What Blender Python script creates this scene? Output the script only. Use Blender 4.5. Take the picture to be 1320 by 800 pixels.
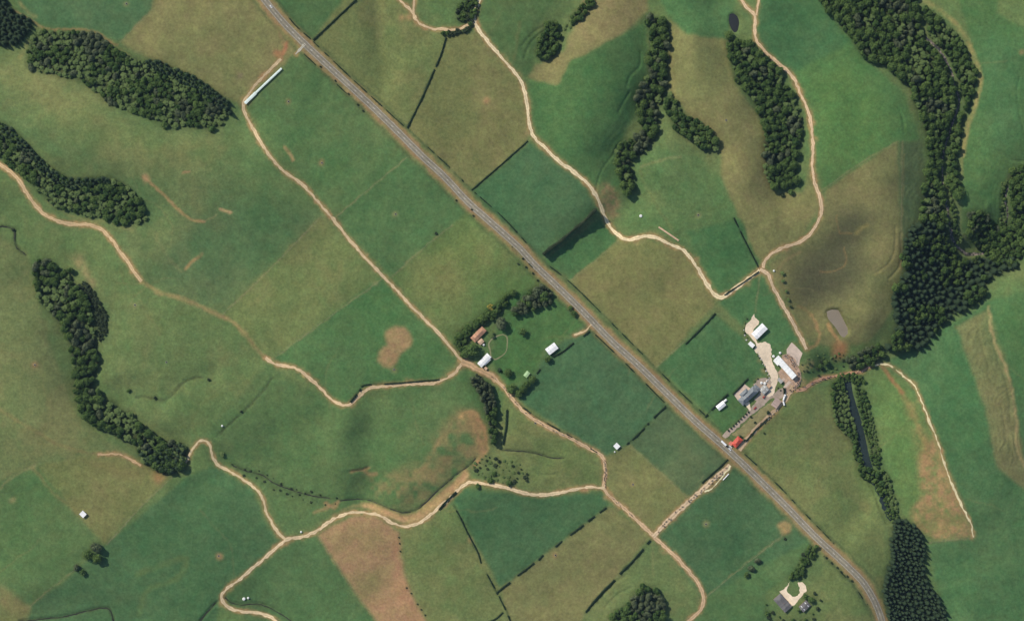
import bpy, bmesh, math, random
import numpy as np
from mathutils import Vector, Matrix, Quaternion
from mathutils.geometry import delaunay_2d_cdt

# ------------------------------------------------------------------ camera, sky, sun, exposure
for o in list(bpy.data.objects):
    bpy.data.objects.remove(o)
scene = bpy.context.scene
COL = scene.collection
CAMH = 3000.0                       # survey flight height above the paddocks, 1 photo pixel = 1 m on the ground
cam_data = bpy.data.cameras.new('survey_camera')
cam = bpy.data.objects.new('survey_camera', cam_data)
COL.objects.link(cam)
cam.location = (0, 0, CAMH)
cam.rotation_euler = (0, 0, 0)
cam_data.sensor_fit = 'HORIZONTAL'
cam_data.sensor_width = 36.0
cam_data.lens = 36.0 * CAMH / 1320.0
cam_data.clip_start = 1.0
cam_data.clip_end = 12000.0
scene.camera = cam

SUN_EL = math.radians(43)
SHX, SHY = 0.77, -0.64              # shadows fall to the south-east
n_ = math.hypot(SHX, SHY); SHX /= n_; SHY /= n_
world = bpy.data.worlds.new('World')
scene.world = world
world.use_nodes = True
wn = world.node_tree
sky = wn.nodes.new('ShaderNodeTexSky')
sky.sky_type = 'NISHITA'
sky.sun_disc = False
sky.sun_elevation = SUN_EL
sky.sun_rotation = math.atan2(-SHX, -SHY) % (2 * math.pi)
sky.air_density = 1.0
sky.dust_density = 0.6
sky.altitude = 300
bg = wn.nodes['Background']
bg.inputs['Strength'].default_value = 0.1
wn.links.new(sky.outputs['Color'], bg.inputs['Color'])
sun_data = bpy.data.lights.new('sun', 'SUN')
sun_data.energy = 3.6
sun_data.angle = math.radians(0.53)
sun_data.color = (1.0, 0.94, 0.84)
sun = bpy.data.objects.new('sun', sun_data)
COL.objects.link(sun)
sun.location = (-SHX * 800, -SHY * 800, 900)
sun.rotation_euler = Vector((SHX * math.cos(SUN_EL), SHY * math.cos(SUN_EL), -math.sin(SUN_EL))).to_track_quat('-Z', 'Y').to_euler()
vs = scene.view_settings
vs.view_transform = 'Standard'
vs.look = 'None'
vs.gamma = 1.0
vs.use_curve_mapping = False
vs.exposure = 0.07
KALB = 1.0                          # albedo = colour in the photograph / brightness of sunlit level ground

rng = np.random.default_rng(11)
random.seed(5)

# ------------------------------------------------------------------ small helpers
def S(r, g, b, k=None):
    def f(c):
        c /= 255.0
        return c / 12.92 if c <= 0.04045 else ((c + 0.055) / 1.055) ** 2.4
    k = k or KALB
    return np.array([f(r) / k, f(g) / k, f(b) / k])

def tag(o, label=None, cat=None, group=None, kind=None):
    if label: o['label'] = label
    if cat: o['category'] = cat
    if group: o['group'] = group
    if kind: o['kind'] = kind
    return o

def empty(name, loc=(0, 0, 0), rz=0.0):
    o = bpy.data.objects.new(name, None)
    o.empty_display_size = 1.0
    COL.objects.link(o)
    o.location = loc
    o.rotation_euler = (0, 0, rz)
    return o

def np_mesh(name, V, F, smooth=False):
    """V (n,3), F (m,k) with one k, or a list of lists."""
    me = bpy.data.meshes.new(name)
    if isinstance(F, np.ndarray):
        V = np.asarray(V, dtype=np.float32)
        m, k = F.shape
        me.vertices.add(len(V)); me.vertices.foreach_set('co', V.ravel())
        me.loops.add(m * k); me.loops.foreach_set('vertex_index', F.astype(np.int32).ravel())
        me.polygons.add(m)
        me.polygons.foreach_set('loop_start', np.arange(0, m * k, k, dtype=np.int32))
        me.polygons.foreach_set('loop_total', np.full(m, k, dtype=np.int32))
        me.update(calc_edges=True)
    else:
        me.from_pydata([tuple(v) for v in V], [], [tuple(f) for f in F])
    if smooth:
        me.polygons.foreach_set('use_smooth', np.ones(len(me.polygons), dtype=bool))
    me.validate()
    return me

def link(name, me, mat=None, parent=None, loc=None, rz=None):
    o = bpy.data.objects.new(name, me)
    COL.objects.link(o)
    if mat is not None:
        me.materials.clear(); me.materials.append(mat)
    if parent is not None: o.parent = parent
    if loc is not None: o.location = loc
    if rz is not None: o.rotation_euler = (0, 0, rz)
    return o

class MB:
    """collects polygons of one part"""
    def __init__(s): s.v = []; s.f = []
    def add(s, vs, fs):
        b = len(s.v); s.v += [tuple(v) for v in vs]; s.f += [tuple(b + i for i in f) for f in fs]; return s
    def box(s, x0, x1, y0, y1, z0, z1):
        return s.add([(x0,y0,z0),(x1,y0,z0),(x1,y1,z0),(x0,y1,z0),(x0,y0,z1),(x1,y0,z1),(x1,y1,z1),(x0,y1,z1)],
                     [(0,3,2,1),(4,5,6,7),(0,1,5,4),(1,2,6,5),(2,3,7,6),(3,0,4,7)])
    def hexa(s, bot, top):
        return s.add(list(bot) + list(top), [(3,2,1,0),(4,5,6,7),(0,1,5,4),(1,2,6,5),(2,3,7,6),(3,0,4,7)])
    def tube(s, p0, p1, r0, r1, n=8, cap=True):
        p0 = Vector(p0); p1 = Vector(p1); d = (p1 - p0).normalized()
        a = d.orthogonal().normalized(); b = d.cross(a)
        vs = [p0 + (a*math.cos(2*math.pi*i/n) + b*math.sin(2*math.pi*i/n))*r0 for i in range(n)]
        vs += [p1 + (a*math.cos(2*math.pi*i/n) + b*math.sin(2*math.pi*i/n))*r1 for i in range(n)]
        fs = [(i, (i+1) % n, n+(i+1) % n, n+i) for i in range(n)]
        if cap: fs += [tuple(range(n))[::-1], tuple(range(n, 2*n))]
        return s.add(vs, fs)
    def lathe(s, prof, n=16, cx=0, cy=0):
        vs = []; fs = []
        for r, z in prof:
            vs += [(cx + r*math.cos(2*math.pi*i/n), cy + r*math.sin(2*math.pi*i/n), z) for i in range(n)]
        for k in range(len(prof)-1):
            fs += [(k*n+i, k*n+(i+1) % n, (k+1)*n+(i+1) % n, (k+1)*n+i) for i in range(n)]
        fs.append(tuple(range((len(prof)-1)*n, len(prof)*n)))
        return s.add(vs, fs)
    def build(s, name, mat, parent=None, smooth=False, bevel=0):
        me = bpy.data.meshes.new(name)
        me.from_pydata(s.v, [], s.f)
        if bevel:
            bm = bmesh.new(); bm.from_mesh(me)
            bmesh.ops.bevel(bm, geom=list(bm.edges), offset=bevel, segments=1, affect='EDGES')
            bm.to_mesh(me); bm.free()
        if smooth: me.polygons.foreach_set('use_smooth', np.ones(len(me.polygons), dtype=bool))
        me.update()
        return link(name, me, mat, parent)

# ------------------------------------------------------------------ noise on arrays
_lat = {}
def vnoise(X, Y, scale, seed=0):
    if seed not in _lat: _lat[seed] = np.random.default_rng(seed + 100).random((256, 256))
    L = _lat[seed]
    u = X / scale + 1000.37; v = Y / scale + 1000.71
    i = np.floor(u).astype(int); j = np.floor(v).astype(int)
    fx = u - i; fy = v - j
    fx = fx*fx*fx*(fx*(fx*6-15)+10); fy = fy*fy*fy*(fy*(fy*6-15)+10)
    i0 = i % 256; i1 = (i+1) % 256; j0 = j % 256; j1 = (j+1) % 256
    return (L[i0, j0]*(1-fx) + L[i1, j0]*fx)*(1-fy) + (L[i0, j1]*(1-fx) + L[i1, j1]*fx)*fy

def seg_dist(X, Y, pts):
    best = np.full(X.shape, 1e9)
    for (x0, y0), (x1, y1) in zip(pts[:-1], pts[1:]):
        dx, dy = x1-x0, y1-y0
        L2 = dx*dx+dy*dy + 1e-9
        t = np.clip(((X-x0)*dx + (Y-y0)*dy)/L2, 0, 1)
        d = (X-x0-t*dx)**2 + (Y-y0-t*dy)**2
        np.minimum(best, d, out=best)
    return np.sqrt(best)

def in_poly(X, Y, poly):
    ins = np.zeros(X.shape, dtype=bool)
    n = len(poly)
    for k in range(n):
        x0, y0 = poly[k]; x1, y1 = poly[(k+1) % n]
        if y0 == y1: continue
        c = ((y0 > Y) != (y1 > Y)) & (X < (x1-x0)*(Y-y0)/(y1-y0) + x0)
        ins ^= c
    return ins

def blur(A, r, axis_pairs=2):
    """box blur, r cells, a few passes"""
    if r < 1: return A
    for _ in range(axis_pairs):
        for ax in (0, 1):
            pad = [(0, 0)]*A.ndim; pad[ax] = (r+1, r)
            P = np.pad(A, pad, mode='edge')
            c = np.cumsum(P, axis=ax)
            n = 2*r+1
            if ax == 0: A = (c[n:] - c[:-n])/n
            else: A = (c[:, n:] - c[:, :-n])/n
    return A

def catmull(pts, step=2.0):
    P = [np.array(p, float) for p in pts]
    P = [2*P[0]-P[1]] + P + [2*P[-1]-P[-2]]
    out = []
    for i in range(1, len(P)-2):
        p0, p1, p2, p3 = P[i-1:i+3]
        n = max(2, int(np.linalg.norm(p2-p1)/step))
        # centripetal knots: no loops at uneven spacing
        t0 = 0; t1 = t0+max(1e-6, np.linalg.norm(p1-p0))**.5; t2 = t1+max(1e-6, np.linalg.norm(p2-p1))**.5; t3 = t2+max(1e-6, np.linalg.norm(p3-p2))**.5
        for k in range(n):
            t = t1 + (t2-t1)*k/n
            A1 = (t1-t)/(t1-t0)*p0+(t-t0)/(t1-t0)*p1; A2 = (t2-t)/(t2-t1)*p1+(t-t1)/(t2-t1)*p2; A3 = (t3-t)/(t3-t2)*p2+(t-t2)/(t3-t2)*p3
            B1 = (t2-t)/(t2-t0)*A1+(t-t0)/(t2-t0)*A2; B2 = (t3-t)/(t3-t1)*A2+(t-t1)/(t3-t1)*A3
            out.append((t2-t)/(t2-t1)*B1+(t-t1)/(t2-t1)*B2)
    out.append(P[-2])
    return np.array(out)

# ------------------------------------------------------------------ the lie of the land (plan positions in photograph metres: x east, y south)
ROAD = [(318,-30),(345,5),(368,32),(392,56),(435,96),(482.5,140),(515,172),(547,204),(573,228),(602,259),(640,293),(670,320),(688,340),(715,366),(752,402),(790,441),(820,468),(860,507),(897,543),(930,572),(955,595),(990,629),(1018,657),(1052,692),(1090,727),(1114,752),(1128,776),(1137,800),(1144,830)]
CREEK_E = [(1170,-30),(1180,20),(1193,48),(1208,62),(1222,82),(1231,108),(1237,130),(1226,165),(1216,200),(1215,235),(1221,268),(1226,298),(1231,314),(1244,325),(1260,328),(1285,322)]
CREEK_F = [(1330,205),(1312,228),(1302,240),(1296,255),(1299,275),(1294,295),(1285,320)]
RIVER = [(1285,320),(1262,345),(1230,400),(1190,440),(1145,466),(1115,478),(1093,488),(1096,510),(1106,540),(1113,565),(1118,590),(1126,615),(1136,635),(1142,655),(1150,672),(1165,720),(1175,760),(1190,830)]
VALLEYS = [  # centre line, depth, half width
    ([(-40,10),(30,60),(100,85),(180,115),(250,140),(300,165)], 10, 38),
    ([(-30,170),(40,215),(100,255),(150,262),(190,285)], 9, 36),
    ([(0,285),(20,310),(60,360),(105,430),(112,500),(150,540),(210,590),(250,620)], 9, 34),
    ([(160,500),(210,510),(240,490),(270,485)], 3, 16),
    ([(835,-20),(850,40),(845,100),(830,160),(805,200),(812,250),(790,290)], 12, 34),
    ([(855,130),(890,165),(925,195)], 8, 28),
    ([(930,10),(950,70),(990,120),(1010,170),(1010,240)], 10, 34),
    ([(740,0),(715,50),(700,90)], 6, 24),
    (CREEK_E, 15, 48), (CREEK_F, 10, 34), (RIVER, 13, 50),
    ([(485,-30),(488,40),(490,95)], 5, 20),
    ([(300,598),(345,610),(400,630),(440,650),(470,648),(520,665),(570,635),(600,600),(640,582),(700,590)], 6, 30),
    ([(628,470),(632,520),(640,575)], 3, 20),
    ([(480,520),(478,580),(470,640)], 4, 22),
    ([(1085,690),(1110,655),(1130,620)], 4, 20),
    ([(1030,340),(1050,400),(1075,460)], 6, 40),
    ([(40,790),(100,780),(150,785),(200,830)], 4, 24),
    ([(265,810),(280,790),(330,775),(400,800)], 3, 22),
    ([(1090,250),(1085,320),(1060,400)], 5, 45),
]
RIDGES = [
    ([(120,180),(220,210),(330,230)], 6, 60), ([(180,330),(240,420)], 5, 50), ([(770,80),(740,160)], 8, 45),
    ([(890,60),(905,120),(960,230)], 5, 30), ([(1130,230),(1140,320),(1110,400)], 7, 35), ([(830,370),(850,400)], 4, 60),
    ([(445,540),(440,600)], 5, 26), ([(600,60),(620,120)], 4, 45), ([(1250,430),(1290,560)], 8, 40), ([(1060,130),(1080,200)], 5, 40),
    ([(800,780),(830,820)], 6, 30), ([(20,420),(40,520)], 5, 45), ([(1290,100),(1320,180)], 8, 50), ([(560,600),(530,640)], 3, 30), ([(1040,740),(1090,790)], 2, 40),
]
YARD_FLAT = [  # ground levelled for buildings
    ([(960,405),(1000,400),(1045,445),(1040,500),(985,550),(935,590),(915,545),(945,490)], 8),
    ([(585,415),(640,405),(665,470),(640,490),(600,480)], 6), ([(985,745),(1060,745),(1060,800),(985,800)], 6), ([(695,432),(728,432),(728,466),(695,466)], 4)]

STEP = 1.6
fx = np.arange(-700, 700.01, STEP); fy = np.arange(-440, 440.01, STEP)
out = np.array([10, 26, 55, 100, 180, 320, 600, 1100, 2000, 3400, 5200.])
GX = np.concatenate([fx[0]-out[::-1], fx, fx[-1]+out])
GY = np.concatenate([fy[0]-out[::-1], fy, fy[-1]+out])
X, Y = np.meshgrid(GX, GY)                       # rows = y (north up)
PXn, PYn = X + 660, 400 - Y

def relief(px, py):
    w = 9*(vnoise(px, py, 40, 1)-.5); w2 = 9*(vnoise(px, py, 40, 2)-.5)
    x, y = px + w, py + w2
    h = 18*(vnoise(x, y, 330, 3)-.5) + 12*(vnoise(x, y, 140, 4)-.5) + 5.0*(vnoise(x, y, 62, 5)-.5) + 1.5*(vnoise(x, y, 27, 6)-.5)
    for pts, dep, wd in VALLEYS: h -= 1.3*dep*np.exp(-(seg_dist(x, y, pts)/wd)**2)
    for pts, hi, wd in RIDGES: h += 1.25*hi*np.exp(-(seg_dist(x, y, pts)/wd)**2)
    return h
Z = relief(PXn, PYn)
fade = np.clip((np.maximum(np.abs(X)-760, np.abs(Y)-500))/1500, 0, 1)
Z *= (1-fade)
def soft_mask(poly, r):
    return blur(in_poly(PXn, PYn, poly).astype(float), max(1, int(r/STEP)))
for poly, r in YARD_FLAT:                         # level towards a tilted plane
    m = soft_mask(poly, r)
    k = m > .5
    A = np.c_[X[k], Y[k], np.ones(k.sum())]
    c, *_ = np.linalg.lstsq(A, Z[k], rcond=None)
    Z = Z*(1-m) + (c[0]*X + c[1]*Y + c[2])*m
d = seg_dist(PXn, PYn, ROAD)                      # the highway sits on an even bed
m = np.clip((16-d)/9, 0, 1)
Z = Z*(1-m) + blur(Z, 7)*m

# ponds and streams cut into the ground
POND_A = [(941,19),(946,17),(951,21),(953,29),(951,38),(947,41),(943,36),(940,27)]
POND_B = [(1066,402),(1071,399),(1083,399),(1096,425),(1095,431),(1086,433),(1077,421),(1068,409)]
pond_z = []
for poly in (POND_A, POND_B):
    k = in_poly(PXn, PYn, poly)
    zz = float(np.min(Z[k])) - .1
    m = soft_mask(poly, 2)
    Z = np.where(m > .02, Z*(1-np.clip(m*1.8, 0, 1)) + (zz-1.6)*np.clip(m*1.8, 0, 1), Z)
    pond_z.append(zz)
def cut(pts, wd, dep):
    global Z
    dd = seg_dist(PXn, PYn, [tuple(p) for p in catmull(pts, 12)])
    Z = Z - dep*np.clip((wd+1.5-dd)/2.6, 0, 1)
RIVER_W = [(1093,488),(1096,510),(1106,540),(1113,565),(1118,590),(1126,615),(1136,635),(1142,655),(1149,670)]
cut(RIVER_W, 7.0, 2.0)
cut(CREEK_E[2:], 2.4, 1.2); cut(CREEK_F, 2.4, 1.2)
DITCHES = [([(438,645),(462,643),(478,645),(500,654),(520,660),(534,658),(548,648),(562,634),(578,620),(590,610),(607,598),(613,590)], .8, 1.3),
           ([(0,292),(12,293),(18,297),(20,316),(33,329)], 1.3, 1.8), ([(25,800),(60,797),(90,793),(112,787),(140,784),(146,800)], 1.5, 1.6),
           ([(258,800),(268,787),(280,775)], 1.3, 1.8), ([(290,770),(300,777),(315,779),(332,778),(348,783),(376,800)], 1.3, 1.8),
           ([(300,600),(316,606),(340,613),(352,622),(400,638),(425,642)], 1.2, 1.2), ([(648,580),(668,581),(690,584),(712,590),(727,590)], 1.1, 1.4),
           ([(176,512),(186,511),(193,513),(213,515),(226,505),(240,490),(262,486)], 1.2, 1.3), ([(282,560),(300,543),(325,520),(352,487)], .9, 1.0),
           ([(450,607),(462,606),(475,602)], 1.1, 1.4)]
for pts, wd, dep in DITCHES: cut(pts, wd, dep)
# stock terracettes on the steep faces: real little steps in the hillside
def steps(poly, ang, wl, amp, seed):
    global Z
    m = soft_mask(poly, 9)
    u = PXn*math.cos(ang) + PYn*math.sin(ang) + 44*(vnoise(PXn, PYn, 60, seed)-.5) + 15*(vnoise(PXn, PYn, 17, seed+1)-.5)
    u2 = PXn*math.cos(ang+.3) + PYn*math.sin(ang+.3) + 30*(vnoise(PXn, PYn, 40, seed+3)-.5)
    br = np.clip((vnoise(PXn, PYn, 20, seed+2)-.42)*5, 0, 1); b2 = np.clip((vnoise(PXn, PYn, 16, seed+4)-.5)*5, 0, 1)
    s1 = np.sin(2*math.pi*u/wl); s2 = np.sin(2*math.pi*u2/(wl*.8))
    Z = Z + m*amp*.8*(br*np.where(s1 > .2, s1, s1*.3) + b2*.7*np.where(s2 > .3, s2, 0))
SCARPS = [[(768,246),(772,228),(780,212),(790,200),(796,188)], [(808,112),(812,98),(825,85),(826,66)], [(797,145),(806,128),(812,118)], [(1155,292),(1154,322),(1146,340),(1132,350)], [(1162,300),(1163,325),(1160,345),(1147,359)], [(1158,140),(1164,155),(1166,172)], [(1312,100),(1308,120),(1312,150),(1318,170)], [(1288,195),(1302,206),(1320,208)], [(1272,260),(1276,275),(1270,284)], [(1262,405),(1266,440),(1278,480)], [(1280,440),(1290,470),(1300,505),(1302,545)], [(1290,520),(1296,560),(1302,590)], [(672,60),(690,40),(715,28)], [(676,75),(684,55),(704,38)], [(775,770),(790,752),(808,742)], [(780,782),(796,766),(812,758)], [(680,606),(700,612),(720,610)], [(700,118),(720,112)][:0]]
for q in SCARPS:
    if len(q) > 2: cut(q, .7, 1.3)
steps([(1240,410),(1272,395),(1300,480),(1318,590),(1285,600),(1266,520)], .05, 7.0, 1.25, 31)
steps([(1255,200),(1290,180),(1310,260),(1280,300),(1258,270)], .0, 7, .4, 41)
steps([(778,165),(812,130),(815,190),(795,225),(800,255),(765,240)], .45, 7, .45, 51)
steps([(1160,190),(1195,170),(1195,280),(1165,330)], .15, 7, .35, 61)
steps([(665,20),(730,5),(700,40),(690,90),(672,80)], .5, 6.5, .4, 71)
steps([(770,790),(805,735),(820,755),(790,810)], .7, 6.5, .45, 81)
steps([(1290,30),(1330,60),(1330,210),(1290,190)], .25, 9, .3, 91)
steps([(300,595),(370,585),(440,650),(400,670),(350,650)], .9, 8, .35, 35)

def H(x, y):
    x = np.asarray(x, float); y = np.asarray(y, float)
    i = np.clip(np.searchsorted(GX, x)-1, 0, len(GX)-2); j = np.clip(np.searchsorted(GY, y)-1, 0, len(GY)-2)
    tx = np.clip((x-GX[i])/(GX[i+1]-GX[i]), 0, 1); ty = np.clip((y-GY[j])/(GY[j+1]-GY[j]), 0, 1)
    return (Z[j, i]*(1-tx)+Z[j, i+1]*tx)*(1-ty) + (Z[j+1, i]*(1-tx)+Z[j+1, i+1]*tx)*ty
def W(px, py):
    """ground point seen at a pixel: walk the sight line down to the terrain"""
    px = np.asarray(px, float); py = np.asarray(py, float)
    x = px-660; y = 400-py
    for _ in range(3):
        f = (CAMH-H(x, y))/CAMH
        x = (px-660)*f; y = (400-py)*f
    return x, y, H(x, y)
def at(px, py):
    x, y, z = W(px, py)
    return float(x), float(y), float(z)

# pixel coordinates of every ground vertex, used to lay out the paddocks
PX = 660 + X*CAMH/(CAMH-Z); PY = 400 - Y*CAMH/(CAMH-Z)
WX = PX + 2.2*(vnoise(PX, PY, 9, 7)-.5) + 1.5*(vnoise(PX, PY, 4, 8)-.5)
WY = PY + 2.2*(vnoise(PX, PY, 9, 9)-.5) + 1.5*(vnoise(PX, PY, 4, 10)-.5)
C = np.zeros(X.shape + (3,))
C[:] = S(97, 120, 77)
def window(x0, x1, y0, y1, pad):
    X0, X1 = x0-660-pad, x1-660+pad; Y0, Y1 = 400-y1-pad, 400-y0+pad
    i0, i1 = np.searchsorted(GX, [X0, X1]); j0, j1 = np.searchsorted(GY, [Y0, Y1])
    return slice(j0, j1+1), slice(i0, i1+1)
def paint(poly, col, a=1.0, soft=1.6, patchy=0.0, wl=18, seed=0):
    xs = [p[0] for p in poly]; ys = [p[1] for p in poly]
    sl = window(min(xs), max(xs), min(ys), max(ys), 6+soft*3)
    m = in_poly(WX[sl], WY[sl], poly).astype(float)
    m = blur(m, int(round(soft/STEP)))
    if patchy:
        nz = .6*vnoise(PX[sl], PY[sl], wl, 20+seed) + .4*vnoise(PX[sl], PY[sl], wl*.35, 21+seed)
        m = m*np.clip(1-patchy + patchy*(nz-.3)*2.6, 0, 1)
    C[sl] = C[sl]*(1-(a*m)[..., None]) + col*(a*m)[..., None]
def stroke(pts, w, col, a=1.0, soft=1.5, patchy=0.0, wl=12, seed=0, off=0.0, smooth=True):
    pts = catmull(pts, 8) if smooth and len(pts) > 2 else np.array(pts, float)
    if off:
        t = np.gradient(pts, axis=0); t /= np.linalg.norm(t, axis=1)[:, None]
        pts = pts + off*np.c_[-t[:, 1], t[:, 0]]
    sl = window(pts[:, 0].min(), pts[:, 0].max(), pts[:, 1].min(), pts[:, 1].max(), w+soft*2+4)
    dd = seg_dist(WX[sl], WY[sl], [tuple(p) for p in pts])
    m = np.clip((w/2+soft-dd)/(2*soft), 0, 1)
    if patchy:
        nz = .6*vnoise(PX[sl], PY[sl], wl, 40+seed) + .4*vnoise(PX[sl], PY[sl], wl*.35, 41+seed)
        m = m*np.clip(1-patchy + patchy*(nz-.3)*2.6, 0, 1)
    C[sl] = C[sl]*(1-(a*m)[..., None]) + col*(a*m)[..., None]

# ------------------------------------------------------------------ paddocks: what grows where
RICH = S(75,109,75); GREEN = S(84,116,73); MID = S(93,119,75); OLIVE = S(112,124,80); DRY = S(126,127,85); BROWN = S(152,128,98); SOIL = S(170,136,104); PALE = S(148,145,105); ORANGE = S(172,135,98); REED = S(62,84,56)
PADDOCKS = [
 ([(8,-40),(205,-40),(200,0),(196,12),(155,55),(130,46),(100,38),(70,36),(45,28),(25,14)], S(80,112,77)),
 ([(200,-40),(315,-40),(345,10),(385,60),(365,85),(310,135),(290,125),(155,55),(196,12)], S(124,128,87)),
 ([(-40,68),(35,95),(130,130),(215,170),(300,165),(318,150),(345,200),(415,278),(300,395),(200,375),(140,300),(190,290),(150,225),(60,195),(-40,140)], S(97,121,79)),
 ([(60,70),(130,130),(215,175),(290,175),(320,160),(280,210),(170,220),(60,160),(-40,80)], S(110,126,82)),
 ([(300,255),(400,262),(415,278),(335,350),(285,400),(190,360),(230,300)], S(84,112,75)),
 ([(415,278),(493,357),(350,462),(284,407)], S(106,124,79)),
 ([(490,358),(590,464),(560,490),(478,497),(446,520),(352,464)], S(84,117,74)),
 ([(385,62),(525,203),(432,280),(320,142),(365,88)], S(90,118,76)),
 ([(525,203),(610,270),(575,297),(505,357),(432,280)], S(85,116,75)),
 ([(606,268),(700,355),(715,372),(665,378),(585,448),(505,357),(575,297)], S(97,122,74)),
 ([(545,330),(610,290),(650,340),(610,370),(580,400),(530,360)], S(106,124,76)),
 ([(660,378),(712,372),(756,418),(700,450),(690,482),(655,500),(635,470),(640,420)], S(82,116,70)),
 ([(756,418),(860,521),(812,572),(778,588),(655,507),(690,482),(705,455)], S(76,108,76)),
 ([(860,521),(943,597),(890,642),(812,572)], S(84,107,76)),
 ([(812,572),(888,642),(843,688),(780,632),(780,590)], S(116,124,82)),
 ([(640,585),(650,505),(775,590),(777,628),(700,634),(640,620)], S(105,122,78)),
 ([(584,645),(600,630),(660,636),(700,640),(775,634),(786,652),(645,758)], S(74,107,73)),
 ([(786,652),(840,690),(752,792),(740,840),(660,840),(645,758)], S(117,123,83)),
 ([(840,692),(902,765),(905,782),(880,840),(740,840),(752,790)], S(100,121,78)),
 ([(845,690),(943,598),(1048,692),(1022,722),(906,772),(880,735)], S(76,107,74)),
 ([(906,772),(1050,692),(1020,740),(985,765),(1000,840),(880,840)], S(86,114,74)),
 ([(1052,700),(1130,785),(1140,840),(1000,840),(1000,790),(1060,740)], S(104,122,78)),
 ([(515,682),(582,650),(645,758),(665,840),(548,840),(520,740)], S(106,123,79)),
 ([(368,700),(408,690),(485,800),(500,840),(360,840),(290,770)], S(82,112,73)),
 ([(240,615),(275,600),(325,630),(345,680),(364,697),(285,762),(272,840),(36,840),(38,782),(100,735),(138,700)], S(78,109,74)),
 ([(45,600),(130,580),(180,590),(218,615),(135,700),(100,665)], S(114,124,80)),
 ([(-40,630),(45,600),(104,668),(122,690),(95,735),(38,780),(-40,740)], S(90,117,75)),
 ([(-40,755),(38,780),(30,840),(-40,840)], S(112,124,80)),
 ([(-40,280),(35,325),(60,430),(95,530),(170,590),(130,582),(45,600),(-40,635)], S(107,122,81)),
 ([(40,300),(140,300),(185,362),(285,408),(345,462),(335,480),(260,565),(180,540),(130,500),(125,400)], S(97,121,77)),
 ([(255,570),(345,470),(440,526),(600,478),(625,510),(628,580),(580,632),(500,652),(430,664),(370,690),(345,640),(300,600)], S(90,117,75)),
 ([(356,0),(345,-40),(480,-40),(460,0),(403,52),(392,45)], S(82,111,72)),
 ([(470,-40),(512,-10),(540,30),(576,45),(526,166),(403,54)], S(111,123,80)),
 ([(576,45),(612,40),(650,85),(676,115),(681,182),(606,244),(526,166)], S(117,122,81)),
 ([(684,183),(752,236),(770,270),(706,330),(694,333),(608,246)], S(75,109,75)),
 ([(775,282),(800,306),(736,362),(700,336)], S(76,113,72)),
 ([(800,309),(838,310),(880,324),(926,386),(846,474),(736,362)], S(116,122,80)),
 ([(620,-40),(740,-40),(692,40),(682,105),(650,72),(614,25)], S(84,110,70)),
 ([(745,15),(770,-40),(835,-40),(834,15),(800,46),(735,80),(720,111),(682,100),(690,85),(728,65)], S(130,128,90)),
 ([(682,103),(720,111),(735,80),(800,46),(833,28),(832,120),(797,190),(800,245),(762,236),(690,170)], S(80,114,71)),
 ([(835,-40),(957,-40),(945,20),(936,50),(912,52),(884,44),(862,24)], S(80,115,74)),
 ([(862,24),(884,44),(936,52),(948,110),(985,160),(1000,248),(1035,250),(1048,200),(1058,262),(1030,312),(985,342),(972,325),(930,230),(930,200),(862,118)], S(122,126,85)),
 ([(805,215),(845,190),(905,205),(930,230),(978,343),(928,384),(885,322),(808,302),(795,275)], S(93,121,77)),
 ([(885,300),(955,280),(978,343),(928,384)], S(78,113,73)),
 ([(975,-40),(1055,-40),(1062,10),(1120,80),(1165,120),(1185,180),(1155,185),(1062,248),(1048,180),(1020,90),(978,55)], S(84,119,73)),
 ([(975,-40),(1055,-40),(1062,10),(1095,55),(1020,95),(978,55)], S(76,112,74)),
 ([(1040,110),(1090,75),(1130,120),(1150,180),(1060,240),(1050,180)], S(92,126,74)),
 ([(1157,182),(1163,350),(1150,400),(1120,440),(1080,448),(1042,440),(990,342),(1058,285),(1064,245)], S(116,120,82)),
 ([(1158,182),(1190,182),(1192,285),(1163,350)], S(88,106,74)),
 ([(928,390),(980,350),(1036,440),(1020,440),(1000,462),(980,440),(958,420)], S(76,114,74)),
 ([(922,404),(985,460),(1000,480),(960,500),(916,535),(848,472)], S(78,114,75)),
 ([(915,537),(945,505),(965,530),(932,560)], S(80,114,71)),
 ([(938,585),(1018,502),(1075,495),(1100,580),(1140,660),(1140,770),(1052,690)], S(106,124,79)),
 ([(1225,-40),(1400,-40),(1400,240),(1300,225),(1285,320),(1240,300),(1240,210),(1262,90)], S(84,117,73)),
 ([(1300,-40),(1400,-40),(1400,60),(1325,40),(1283,16)], S(106,128,82)),
 ([(1260,90),(1262,40),(1320,60),(1320,180),(1270,200)], S(78,113,75)),
 ([(1112,500),(1135,472),(1150,475),(1205,550),(1254,692),(1190,698),(1165,668),(1140,600)], S(98,126,76)),
 ([(1135,472),(1280,385),(1400,365),(1400,840),(1225,840),(1197,700),(1254,692),(1205,550),(1170,492)], S(77,112,74)),
 ([(1200,700),(1254,694),(1300,640),(1330,640),(1330,840),(1230,840)], S(80,113,75)),
 ([(1232,420),(1275,398),(1300,470),(1318,580),(1330,640),(1285,600),(1268,520)], S(114,120,84)),
 ([(1285,385),(1330,370),(1330,560),(1305,480),(1278,430)], S(84,118,74)),
]
SOFT = {(60,70), (300,255), (545,330), (1040,110), (1260,90), (1200,700), (1285,385), (1112,500)}   # no fence here, the grass just changes
for i, (poly, col) in enumerate(PADDOCKS): paint(poly, col, soft=13 if poly[0] in SOFT else 2.4)
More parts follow.
